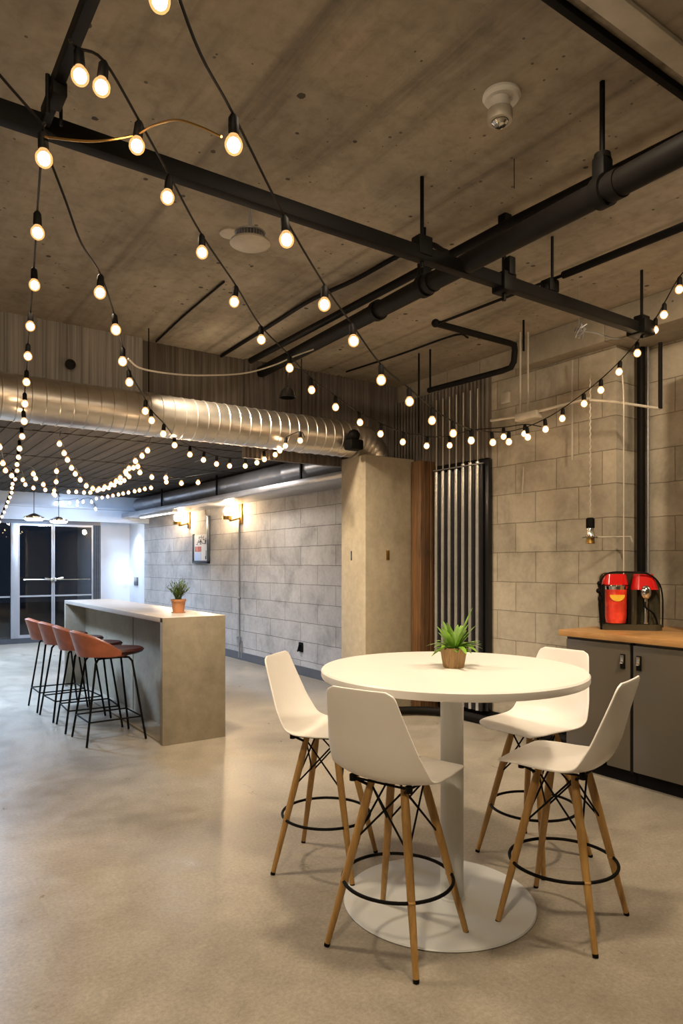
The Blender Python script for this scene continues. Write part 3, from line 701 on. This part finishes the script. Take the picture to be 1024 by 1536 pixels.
AP = V((4.715, 3.03, 1.03)); ax = V((.66, -.751, 0)); ay = V((.751, .66, 0))   # local x across the front, local y to the back
ap = thing('drink_dispenser', 'red and smoked-black drink dispenser with lemon slice on the oak worktop', 'appliance', AP)
def q(x, y, z): return AP + ax*x + ay*y + V((0,0,z))
def abox(lo, hi, bev=.004):
    m = MB().box(lo, hi, bev)
    for v in m.b.verts: v.co = q(v.co.x, v.co.y, v.co.z)
    return m
def place(m):
    for v in m.b.verts: v.co = q(v.co.x, v.co.y, v.co.z)
    return m
def rslab(x0, x1, y0, y1, z0, z1, r=.06, n=6):
    m = MB(); ring = []
    for cx, cy, a0 in ((x1-r,y1-r,0), (x0+r,y1-r,PI/2), (x0+r,y0+r,PI), (x1-r,y0+r,1.5*PI)):
        for i in range(n+1): a = a0+PI/2*i/n; ring.append((cx+r*math.cos(a), cy+r*math.sin(a)))
    lo = [m.b.verts.new((x,y,z0)) for x, y in ring]; hi = [m.b.verts.new((x,y,z1)) for x, y in ring]
    k = len(ring); m.b.faces.new(lo[::-1]); m.b.faces.new(hi)
    for i in range(k): m.b.faces.new((lo[i], lo[(i+1)%k], hi[(i+1)%k], hi[i]))
    return m
o = loc(place(rslab(-.20,.235,-.12,.12,0,.045)).build('base', M['smoke']), ap)
m = MB(); ring = [(-.195,.04), (.235,.04)]
for cx, a0 in ((.235-.13, 0), (-.195+.05, PI/2)):
    r_ = .13 if cx > 0 else .05
    for i in range(9): a = a0+PI/2*i/8; ring.append((cx+r_*math.cos(a), .425-r_+r_*math.sin(a)))
fr = [m.b.verts.new((x, .015, z)) for x, z in ring]; bk = [m.b.verts.new((x, .125, z)) for x, z in ring]; k = len(ring)
m.b.faces.new(fr); m.b.faces.new(bk[::-1])
for i in range(k): m.b.faces.new((fr[i], fr[(i+1)%k], bk[(i+1)%k], bk[i]))
loc(place(m).build('housing', M['smoke']), ap)
m = rslab(-.185,.0,-.11,.02,.335,.415,.05)
for v in m.b.verts:
    if v.co.z > .4: v.co.x = -.09+(v.co.x+.09)*.86; v.co.y = -.045+(v.co.y+.045)*.8
loc(place(m).build('red_lid', M['red']), ap)
m = rslab(.02,.215,-.09,.04,.30,.415,.06)
for v in m.b.verts:
    if v.co.z > .4: v.co.x = .09+(v.co.x-.09)*.7; v.co.y = -.03+(v.co.y+.03)*.6
loc(place(m).build('red_lid', M['red']), ap)
m = MB().lathe((-.085,-.05,0), [(0,.05),(.070,.05),(.078,.10),(.082,.30),(.078,.30),(0,.285)], 32)
jug = loc(place(m).build('jug', M['juice']), ap)
m = MB().lathe((-.085,-.05,0), [(.082,.300),(.084,.325),(.076,.335),(0,.335)], 32)
loc(place(m).build('jug_rim', M['chrome']), ap)
m = MB(); vs = [m.b.verts.new((-.085+.052*math.cos(a), -.136, .262+.048*math.sin(a))) for a in [PI+PI*i/14 for i in range(15)]]
vb = [m.b.verts.new((v.co.x, v.co.y+.008, v.co.z)) for v in vs]
m.b.faces.new(vs); m.b.faces.new(vb[::-1])
for i in range(15): j = (i+1) % 15; m.b.faces.new((vs[i], vs[j], vb[j], vb[i]))
loc(place(m).build('lemon_slice', M['lemon']), ap)
for x_ in (-.178, .0): loc(place(MB().tube([(x_,-.11,.045), (x_,-.11,.34)], .009, 8)).build('side_rail', M['black']), ap)
m = MB().tube([(.035,-.085,.045), (.035,-.085,.30)], .024, 14).tube([(.155,-.07,.045), (.155,-.07,.20)], .022, 14)
loc(place(m).build('column', M['smoke']), ap)
m = MB().tube([(.115,-.10,.05), (.115,-.10,.24)], .013, 12).ball((.115,-.10,.28), .04, (1,.8,1.35)).tube([(.115,-.10,.05), (.115,-.10,.06)], .02, 12)
loc(place(m).build('tap', M['chrome']), ap)
m = MB().tube(catmull([(.10,-.13,.21), (.11,-.14,.17), (.16,-.13,.13), (.19,-.11,.06), (.185,-.10,.01)]), .007, 8).tube(catmull([(-.20,-.08,.30), (-.185,-.09,.385), (-.13,-.09,.425), (0,-.10,.43), (.12,-.09,.42), (.205,-.06,.36), (.24,-.04,.25), (.245,-.02,.02)]), .006, 8)
loc(place(m).build('hose', M['black']), ap)
m = MB().ball((-.205,-.09,.345), .018).ball((-.21,-.095,.29), .020).ball((-.20,-.09,.23), .018, (1,1,1.6)).tube([(-.20,-.09,.34), (-.205,-.09,.18), (-.19,-.09,.0)], .009, 8).tube([(-.215,-.10,.33), (-.185,-.12,.25), (-.20,-.10,.19)], .006, 8)
loc(place(m).build('side_valve', M['black']), ap)

tag(MB().box((4.90, 2.0, 1.031), (XR-.01, 2.70, 3.0), .005).build('steel_riser', M['steel']), 'tall brushed steel riser box on the worktop at the right edge', 'duct')

# ------------------------------------------------------------------ right wall pipes, cords
bp = thing('wall_pipe', 'tall black vertical pipe in the recess behind the dispenser', 'pipe', (5.11, 3.12, 1.3))
yy_, DD = onX(961, 5.12)
loc(MB().tube([(5.12, yy_, 1.42), (5.12, yy_, 3.26)], .030, 14).build('pipe', M['blackpipe']), bp)
loc(MB().tube([(5.14, yy_-.05, 1.45), (5.14, yy_-.05, 3.26)], .012, 8).build('side_tube', M['steel']), bp)
loc(MB().tube([(5.12, yy_, 1.38), (5.12, yy_, 1.42)], .04, 14).box((5.13, yy_-.08, 1.34), (5.175, yy_+.05, 1.39)).build('foot_bracket', M['steel']), bp)
def run(name, pts, r, mat, label, cat, n=8, smooth=0):
    m = MB(); m.tube(catmull(pts, smooth) if smooth else pts, r, n); return tag(m.build(name, mat), label, cat)
hc = thing('hanging_conduit', 'pale horizontal conduit with junction box hanging before the right wall', 'conduit', P(790, 625, 5.8))
loc(MB().tube([P(736, 631, 6.15), P(780, 624, 5.87), P(885, 597, 5.3)], .012, 8).build('rail', M['conduit']), hc)
a_ = P(790, 624, 5.82)
loc(MB().box((a_.x-.04, a_.y-.13, a_.z-.035), (a_.x+.04, a_.y+.10, a_.z+.025), .006).build('junction_box', M['conduit']), hc)
for px in (780, 791.5):
    a_ = P(px, 618, 5.86); loc(MB().tube([a_, (a_.x, a_.y, CH)], .009, 8).build('drop_rod', M['conduit']), hc)
loc(MB().tube([P(885, 600, 5.28), P(923, 603, 5.15), P(990, 613, 4.95)], .010, 8).build('cross_tube', M['conduit']), hc)
run('drop_rod', [P(990, 514, 4.95), P(990, 613, 4.95)], .015, M['blackpipe'], 'short black rod hanging right of the tall black pipe', 'rod')
run('drop_conduit', [P(858, 540, 5.72), P(858, 690, 5.72)], .008, M['conduit'], 'pale vertical conduit on the right wall left of the hanging plug', 'conduit')
run('power_cord', [P(933, 562, 5.05), P(935, 600, 5.07), P(935, 700, 5.1), P(935, 880, 5.15)], .005, M['whitecord'], 'thin pale cord dropping from the string lights to the dispenser', 'cord', 6, 4)
hs = thing('hanging_socket', 'black and silver lamp socket hanging on a chain before the right wall', 'socket', P(884, 790, 5.3))
m = MB(); 
for i in range(44): m.tube([P(884+(i%2)*1.6, 560+i*4.8, 5.3), P(884+((i+1)%2)*1.6, 560+(i+1)*4.8, 5.3)], .0055, 5)
loc(m.build('chain', M['conduit']), hs)
s0 = P(885, 796, 5.3)
loc(MB().lathe(s0, [(0,.10),(.022,.10),(.032,.09),(.032,.02),(0,.02)], 20).build('cap', M['black']), hs)
loc(MB().lathe(s0, [(.026,.02),(.030,-.02),(.036,-.04),(.062,-.05),(.062,-.058),(0,-.058)], 20).build('collar', M['chrome']), hs)
loc(MB().lathe(s0, [(.030,-.058),(.034,-.10),(0,-.105)], 20).build('base', M['brass']), hs)
run('wall_bracket', [P(893, 806, 5.3), P(945, 805, 5.3), P(948, 813, 5.3)], .008, M['conduit'], 'pale bracket rod beside the hanging lamp socket', 'bracket')
y0, D0 = onX(760, XW)
a_ = P(760, 598, D0); tag(MB().box((XW-.03, a_.y-.05, a_.z-.05), (XW-.001, a_.y+.05, a_.z+.055), .006).build('junction_plate', M['conduit']), 'small pale square plate high on the right wall', 'plate')
y0, D0 = onX(785, XW); run('wall_crack_conduit', [P(785, 700, D0-.02), P(783, 745, D0-.02)], .005, M['conduit'], 'short thin pale conduit on the right wall by the tubes', 'conduit')

# ------------------------------------------------------------------ ceiling rails and pipes
RY, RZ = 2.65, 3.10
rl = thing('ceiling_rail', 'long black steel rail crossing under the ceiling from left to right', 'rail', (1.5, RY, RZ))
loc(MB().box((-1.6, RY-.028, RZ-.035), (4.28, RY+.028, RZ+.035), .004).build('bar', M['black']), rl)
for px, d in ((633, 3.507), (963, 4.62)):
    a_ = P(px, 400, d); loc(MB().tube([(a_.x, RY, CH), (a_.x, RY, RZ-.06)], .010, 8).build('hanger_rod', M['black']), rl)
    loc(MB().box((a_.x-.045, RY-.035, RZ-.01), (a_.x+.045, RY+.035, RZ+.09), .008).build('hanger_clamp', M['black']), rl)
a_ = P(757, 410, 3.85)
loc(MB().box((a_.x-.05, RY-.05, RZ-.06), (a_.x+.05, RY+.05, RZ+.05), .01).box((a_.x-.02, RY-.06, RZ+.03), (a_.x+.03, RY-.02, RZ+.13), .006).tube([(a_.x, RY, RZ-.1), (a_.x, RY, RZ+.15)], .012, 8).build('beam_clamp', M['black']), rl)
loc(MB().box((4.22, RY-.07, RZ-.045), (4.35, RY+.07, RZ+.05), .01).build('end_plate', M['black']), rl)
r2 = thing('ceiling_rail', 'shorter black steel rail running away at the upper left', 'rail', (.526, 1.6, RZ))
loc(MB().box((.508, -1.2, RZ+.01), (.544, RY-.12, RZ+.06), .003).build('bar', M['black']), r2)
loc(MB().box((.503, RY-.26, RZ-.03), (.550, RY-.16, RZ+.02), .006).box((.51, RY-.18, RZ-.02), (.54, RY-.03, RZ+.05), .005).tube([(.555, RY-.14, RZ-.06), (.555, RY-.14, RZ+.07)], .006, 8).tube([(.50, RY-.20, RZ-.07), (.50, RY-.20, RZ+.06)], .008, 8).build('end_clamp', M['black']), r2)

PA, PB_ = P(905, 287, 2.81), V((3.18, 6.0, 3.40))
PA0 = PA + (PA-PB_)*.6
bpipe = thing('drain_pipe', 'thick black pipe running under the ceiling to the fascia', 'pipe', PA)
loc(MB().tube([PA0.lerp(PB_, i/12) for i in range(13)], .053, 24).build('pipe', M['blackpipe']), bpipe)
dirp = (PB_-PA0).normalized(); Rm = dirp.to_track_quat('Z', 'Y').to_matrix()
def pipe_at(px):
    best = min((abs(((PA0.lerp(PB_, i/2000)-V((0,0,H))).dot(rt)/((PA0.lerp(PB_, i/2000)).dot(fw)))*F+512-px), i) for i in range(200, 2001) if PA0.lerp(PB_, i/2000).dot(fw) > .3)
    return PA0.lerp(PB_, best[1]/2000)
for px, big in ((903, True), (636, True), (566, False)):
    c = pipe_at(px)
    loc(MB().lathe(c-dirp*.03, [(.053,0),(.066,0),(.066,.05),(.053,.05)], 28, mat=Rm).build('pipe_collar', M['black']), bpipe)
    if big:
        loc(MB().tube([c+V((0,0,.05)), (c.x, c.y, CH)], .011, 8).build('hanger_rod', M['black']), bpipe)
        loc(MB().box((c.x-.035, c.y-.03, c.z+.04), (c.x+.035, c.y+.03, c.z+.14), .012).lathe((c.x, c.y, c.z+.13), [(0,0),(.036,0),(.032,.025),(0,.03)], 16).build('swivel_clamp', M['black']), bpipe)
        loc(MB().lathe(c-dirp*.10, [(.053,0),(.059,0),(.059,.05),(.053,.05)], 28, mat=Rm).build('coupling', M['blackpipe']), bpipe)
run('water_pipe', [P(1090, 172, 2.84), P(1024, 206, 3.0), P(770, 332, 3.75), P(376, 541, 6.38)], .028, M['blackpipe'], 'slimmer black pipe running just above the thick black pipe', 'pipe', 16)
a_ = P(757, 335, 3.9); tag(MB().box((a_.x-.03, a_.y-.03, a_.z-.07), (a_.x+.03, a_.y+.03, a_.z+.06), .01).build('pipe_clip', M['black']), 'small black clip on the slimmer ceiling pipe above the thick pipe', 'clip')
run('ceiling_conduit', [(2.75, 5.96, CH-.02), (2.73, 5.0, CH-.02), (2.70, 4.3, CH-.03), (2.74, 3.8, CH-.04), (2.8, 3.2, CH-.02), (2.6, 2.75, 3.22)], .016, M['blackpipe'], 'wavy black conduit on the ceiling left of the thick pipe', 'conduit', 10, 6)
run('ceiling_cable', [(2.11, 5.93, CH-.012), (2.07, 5.2, CH-.012), (2.05, 4.4, CH-.012)], .008, M['wire'], 'thin black cable on the ceiling above the small vent disc', 'cable', 6, 4)
run('ceiling_cable', [(4.04, 5.75, CH-.012), (4.12, 5.0, CH-.012), (4.16, 4.3, CH-.012), (4.3, 4.28, CH-.012)], .008, M['wire'], 'thin black cable on the ceiling above the metal tubes', 'cable', 6, 4)
# sprinkler branch
sp = thing('sprinkler_pipe', 'thin black bent branch pipe hanging near the right wall', 'pipe', (3.4, 3.0, 3.25))
loc(MB().tube([(3.4, .6, 3.22), (3.4, 2.6, 3.235)], .022, 10).build('near_run', M['blackpipe']), sp)
loc(MB().tube([(3.4, 2.6, 3.235), (3.4, 3.72, 3.26)], .010, 8).build('thin_run', M['blackpipe']), sp)
e = [(3.38, 3.70, 3.265), (3.5, 3.70, 3.265), (4.16, 3.70, 3.265), (4.23, 3.70, 3.262), (4.26, 3.72, 3.23), (4.26, 3.73, 3.14), (4.26, 3.76, 3.10), (4.26, 3.85, 3.095), (4.26, 4.74, 3.12)]
loc(MB().tube(e, .024, 12).ball((3.39,3.70,3.265), .03).build('bent_run', M['blackpipe']), sp)
for px, py, d, zb_ in ((828, 355, 4.15, 3.24), (785, 480, 5.57, 3.27), (645, 545, 6.33, 3.12)):
    a_ = P(px, py, d); loc(MB().tube([(a_.x, a_.y, CH), (a_.x, a_.y, zb_-.02)], .009, 8).build('hanger_rod', M['black']), sp)
a_ = P(825, 428, 4.15)
loc(MB().box((a_.x-.05, a_.y-.04, a_.z-.05), (a_.x+.04, a_.y+.04, a_.z+.03), .012).ball((a_.x-.03, a_.y, a_.z-.03), .035).build('clamp', M['black']), sp)
run('drop_rod', [P(628, 530, 6.45), P(628, 650, 6.45)], .009, M['black'], 'thin black rod hanging before the ribbed fascia above the timber post', 'rod')
run('drop_rod', [P(771, 238, 2.9+.4), P(771, 283, 2.9+.4)], .002, M['wire'], 'very fine wire end hanging from the ceiling right of the detector', 'wire')
# surface channels at upper right
tag(MB().box((1.7, 1.53, CH-.03), (XR, 1.56, CH), .003).build('ceiling_channel', M['black']), 'black ceiling channel crossing the top right corner', 'channel')
tag(MB().box((1.7, 1.40, CH-.02), (XR, 1.49, CH), .003).build('ceiling_channel', M['conduit']), 'grey metal channel beside the black one at the top right', 'channel')
# crumpled wiring near beam
m = MB(); c0 = P(868, 496, 4.75); pts = [c0+V((random.uniform(-.05,.05), random.uniform(-.05,.05), random.uniform(-.05,.05))) for _ in range(16)]
m.tube(catmull(pts, 4), .004, 5); m.tube(catmull([c0, P(895, 500, 4.75), P(925, 508, 4.7), P(958, 497, 4.66)], 5), .005, 5)
m.tube([c0, (c0.x, c0.y, CH)], .003, 5)
tag(m.build('wire_tangle', M['steel']), 'small tangle of grey wire hanging near the concrete beam', 'wire')

# ------------------------------------------------------------------ ceiling devices
c = P(752, 140, 2.894); c.z = CH
sd = thing('smoke_detector', 'white round detector with grey nozzle on the ceiling', 'detector', c)
loc(MB().lathe(c, [(0,0),(.078,0),(.080,-.012),(.070,-.026),(0,-.028)], 40).build('plate', M['whitebody']), sd)
loc(MB().lathe(c+V((-.01,0,0)), [(.042,-.026),(.040,-.075),(0,-.075)], 28).build('neck', M['whitebody']), sd)
loc(MB().lathe(c+V((-.01,0,0)), [(.030,-.070),(.052,-.072),(.054,-.110),(.050,-.118),(.036,-.118),(.036,-.105),(0,-.105)], 28).build('ring', M['conduit']), sd)
loc(MB().lathe(c+V((-.01,0,0)), [(.034,-.105),(.034,-.125),(.024,-.135),(0,-.137)], 28).build('lens', M['chrome']), sd)
c = P(375, 366, 3.73)
vd = thing('ceiling_vent', 'pale disc vent hanging on a thin rod below the black rail', 'vent', c)
loc(MB().lathe(c, [(0,-.012),(.095,-.008),(.110,0),(.105,.012),(0,.014)], 40).build('disc', M['conduit']), vd)
m = MB()
for i in range(28): a = 2*PI*i/28; m.box((c.x+.072*math.cos(a)-.004, c.y+.072*math.sin(a)-.004, c.z+.014), (c.x+.072*math.cos(a)+.004, c.y+.072*math.sin(a)+.004, c.z+.05))
m.lathe(c, [(0,.05),(.085,.05),(.085,.058),(0,.06)], 32)
loc(m.build('fins', M['steel']), vd)
loc(MB().tube([c+V((-.006,0,.05)), (c.x-.006, c.y, CH)], .004, 6).tube([c+V((.008,0,.05)), (c.x+.008, c.y, CH)], .004, 6).build('rod', M['steel']), vd)
c = P(346, 351, 4.1); c.z = CH
tag(MB().lathe(c, [(0,0),(.066,0),(.066,-.010),(.05,-.014),(0,-.014)], 32).build('blanking_disc', M['conduit']), 'small pale disc on the ceiling left of the hanging vent', 'disc')
c = P(431, 592, 4.35)
sp_ = thing('pendant_shade', 'small black dome shade hanging below the string lights before the fascia', 'lamp', c)
loc(MB().lathe(c, [(0,.045),(.02,.043),(.042,.02),(.054,-.02),(.050,-.02),(.038,.018),(0,.038)], 28).build('shade', M['black']), sp_)
loc(MB().tube([c+V((0,0,.04)), P(433, 545, 4.35)], .004, 6).build('cord', M['wire']), sp_)

# ------------------------------------------------------------------ string lights
def sag_chain(pts):
    return catmull(pts, 5)
SOCK = MB().lathe((0,0,0), [(0,0),(.008,0),(.0145,-.010),(.016,-.048),(.0135,-.053),(0,-.053)], 12).build('lamp_socket', M['black'])
def bulbmesh(r, zc, zn):
    m = MB(); m.lathe((0,0,0), [(0, zc+r*.80)]+[(r*.78*math.sin(a), zc+r*.85*math.cos(a)) for a in [PI*k/8 for k in range(1, 8)]]+[(0, zc-r*.85)], 12)
    n = len(m.b.faces)
    m.lathe((0,0,0), [(.010, zn), (.013, zn-.004)]+[(r*1.08*math.sin(a), zc+r*1.15*math.cos(a)) for a in [PI*k/9 for k in range(2, 9)]]+[(0, zc-r*1.15)], 14)
    o = m.build('light_bulb', M['bulb']); o.data.materials.append(M['bulbhalo'])
    for k, p in enumerate(o.data.polygons):
        if k >= n: p.material_index = 1
    return o
BULB = bulbmesh(.0235, -.080, -.050)
MINI = bulbmesh(.0255, -.066, -.030)
COOLGLINT = MB().lathe((0,0,0), [(.008,-.03),(.026,-.062),(.028,-.078),(.018,-.098),(0,-.104)], 8).build('light_bulb', M['coolglint'])  # glowing shape used for the imitated reflections on the bulkhead
protos = [SOCK, BULB, MINI, COOLGLINT]
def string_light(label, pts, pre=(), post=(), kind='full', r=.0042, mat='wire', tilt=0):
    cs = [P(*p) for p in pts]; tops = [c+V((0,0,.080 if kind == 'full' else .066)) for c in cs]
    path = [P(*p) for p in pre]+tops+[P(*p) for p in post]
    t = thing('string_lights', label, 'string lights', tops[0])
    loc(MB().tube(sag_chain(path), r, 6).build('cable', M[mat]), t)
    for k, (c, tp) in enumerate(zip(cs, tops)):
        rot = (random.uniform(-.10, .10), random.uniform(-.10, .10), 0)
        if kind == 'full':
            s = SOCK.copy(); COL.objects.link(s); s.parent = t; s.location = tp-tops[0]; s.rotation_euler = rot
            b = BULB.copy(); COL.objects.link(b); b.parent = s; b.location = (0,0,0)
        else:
            b = (MINI if kind == 'mini' else COOLGLINT).copy(); COL.objects.link(b); b.parent = t; b.location = tp-tops[0]; b.rotation_euler = rot
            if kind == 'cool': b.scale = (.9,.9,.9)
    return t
string_light('string of warm bulbs sweeping from the top centre down and up to the right edge',
    [(350,215,1.9),(426,360,2.3),(487,458,2.75),(527,512,3.1),(571,570,3.5),(613,603,3.9),(648,631,4.3),(679,650,4.6),(708,661,4.9),(737,664,5.1),(763,663,5.2),(790,656,5.25),(817,644,5.25),(844,628,5.2),(875,606,5.1),(901,585,5.0),(930,558,4.9),(955,530,4.75),(983,495,4.6),(996,473,4.45),(1019,434,4.3)],
    [(255,-40,1.45),(300,80,1.66)], [(1040,395,4.2)])
string_light('string of warm bulbs from the upper left rail, passing just left of the vent',
    [(118,115,1.95),(156,133,2.0),(209,219,2.2),(254,296,2.5),(302,380,2.9),(354,453,3.4),(391,510,3.9),(434,552,4.3),(466,585,4.6),(503,611,4.9),(538,634,5.2),(572,651,5.4),(605,663,5.6),(641,669,5.8),(674,668,5.95),(706,659,6.0),(755,655,5.9),(787,651,5.7)],
    [(104,60,1.9)], [(812,640,5.6)])
string_light('nearly vertical string of warm bulbs at the far left running away under the duct',
    [(64,237,2.05),(56,349,2.6),(51,427,3.2),(46,490,3.75),(42,535,4.2),(40,573,4.6),(37,606,4.9),(35,632,5.05),(32,655,5.8),(29,673,6.4),(27,686,7.0),(25.5,697,7.6),(26,706,8.2),(19,713,8.6),(23,719,9.0),(19,726,9.4),(18,732,9.8),(17,739,10.2),(15,746,10.7),(12,753,11.1),(9,760,11.5),(6,768,11.9),(3,775,12.2),(0,783,12.5)],
    [(-30,75,1.85),(0,113,1.9),(62,185,2.05)], [(-4,790,12.6)])
string_light('string of warm bulbs right of the far-left one, crossing the pale fascia',
    [(151,440,2.95),(171,495,3.4),(184,542,3.9),(193,574,4.3),(218.5,617,4.8),(226,631,5.0),(246,651,5.3),(261,668,5.9),(285,682,6.3),(306,690,6.55),(325,696,6.75),(345,699,6.85),(368,699,6.9),(386,694,6.8),(396,689,6.7),(412,682,6.55),(420,676,6.45),(429,669,6.3),(450,661,5.95)],
    [(75,240,2.1),(98,300,2.25),(122,365,2.5)], [(457,656,5.9)])
string_light('swag of warm bulbs hanging under the low ceiling right of the far-left string',
    [(90,666,6.9),(96,680,7.1),(101,690,7.2),(107,702,7.4),(113,711,7.5),(120,720,7.7),(130,729,7.8),(139,733,7.9),(148,734,7.9),(157,731,7.9),(166,727,7.8),(174,722,7.7),(181,717,7.6),(188,708,7.5),(194,703,7.4),(202,692,7.2),(213,684,7.0),(222,676,6.9)],
    [(91,647,6.85)], [(227,655,6.8)], 'mini')
string_light('lower swag of warm bulbs below the first swag under the low ceiling',
    [(35,720,9.0),(38,727,9.1),(50,732,9.3),(68,735,9.4),(82,736,9.5),(103,738,9.6),(114,738,9.6),(126,739,9.5),(136,739,9.4),(146,736,9.2),(155,734,9.1),(163,732,9.0),(172,728,8.8),(180,724,8.6),(187,721,8.4),(193,715,8.2),(190,711,8.1),(201,702,7.9)],
    [(30,700,8.7)], [(205,690,7.7)], 'mini')
string_light('short swag of warm bulbs curving off the far-left string',
    [(50,711,7.9),(53,718,8.1),(65,727,8.4),(80,741,8.8)], [(33,693,7.5)], [(90,745,9.0)], 'mini')
string_light('little cluster of warm bulbs in a vertical row between two swags',
    [(85,707,7.8),(85,723,8.2),(82,743,8.8)], [(85,695,7.6)], (), 'mini')
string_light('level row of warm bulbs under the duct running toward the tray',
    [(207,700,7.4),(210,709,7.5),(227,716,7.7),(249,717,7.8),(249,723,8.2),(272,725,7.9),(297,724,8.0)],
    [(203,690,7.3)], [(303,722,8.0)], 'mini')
def P2(x, y):                                       # a fixing point on the low ceiling, as (px, py, D)
    D = V((x,y,0)).dot(fw); return (512+F*V((x,y,0)).dot(rt)/D, HZ-F*(LC-.03-H)/D, D)
string_light('row of tiny bulbs imitating reflected string lights along the tray above the far wall',
    [(145,748,11.6),(153,746.5,11.3),(161,745,11.0),(169,743.5,10.8),(177,742,10.5),(185,740.5,10.3),(193,739,10.1),(201,737,9.9),(209,735.5,9.7),(217,733.5,9.5),(226,732,9.3)], [P2(4.47, 12.6)], [P2(4.40, 8.3)], 'mini')  # bulbs added where the duct only mirrors the other strings
string_light('stub of warm bulbs at the extreme left edge under the duct',
    [(0,671,6.4),(4,695,7.0),(8,706,7.4),(18,714,7.8)], [(-3,655,6.1)], [(24,720,8.0)], 'mini')
string_light('row of tiny cool-white bulbs imitating reflections across the pale bulkhead above the doors',
    [(20,753,13.4),(29,757,13.4),(38,755,13.4),(54,757,13.4),(66,757,13.4),(77,757,13.4),(84,756,13.4),(94,755,13.4),(104,755,13.4),(116,753,13.4),(116,758,13.4),(125,753,13.4),(137,753,13.4),(143,764,13.4)], (), (), 'cool')  # emissive bulbs in place of reflections on the bulkhead
string_light('single warm bulb hanging at the top centre edge of the picture', [(239,-3,1.6)], [(236,-60,1.5),(238,-45,1.55)], (), 'full')
for o in protos: bpy.data.objects.remove(o)
run('loose_wire', [P(66,205,2.03), P(80,207,2.05), P(140,212,2.1), P(200,203,2.2), P(230,188,2.1), P(265,180,2.0), P(300,190,1.95), P(332,205,1.9)], .0035, M['brass'], 'loose brass-coloured wire looping between the two nearest strings', 'wire', 6, 6)
run('white_cable', [P(192,538,4.2), P(210,552,4.3), P(250,560,4.6), P(300,563,4.9), P(365,560,5.2), P(410,548,5.3), P(440,535,5.35), P(470,524,5.4)], .0055, M['whitecord'], 'white cable drooping across the front of the fascia', 'cable', 8, 6)
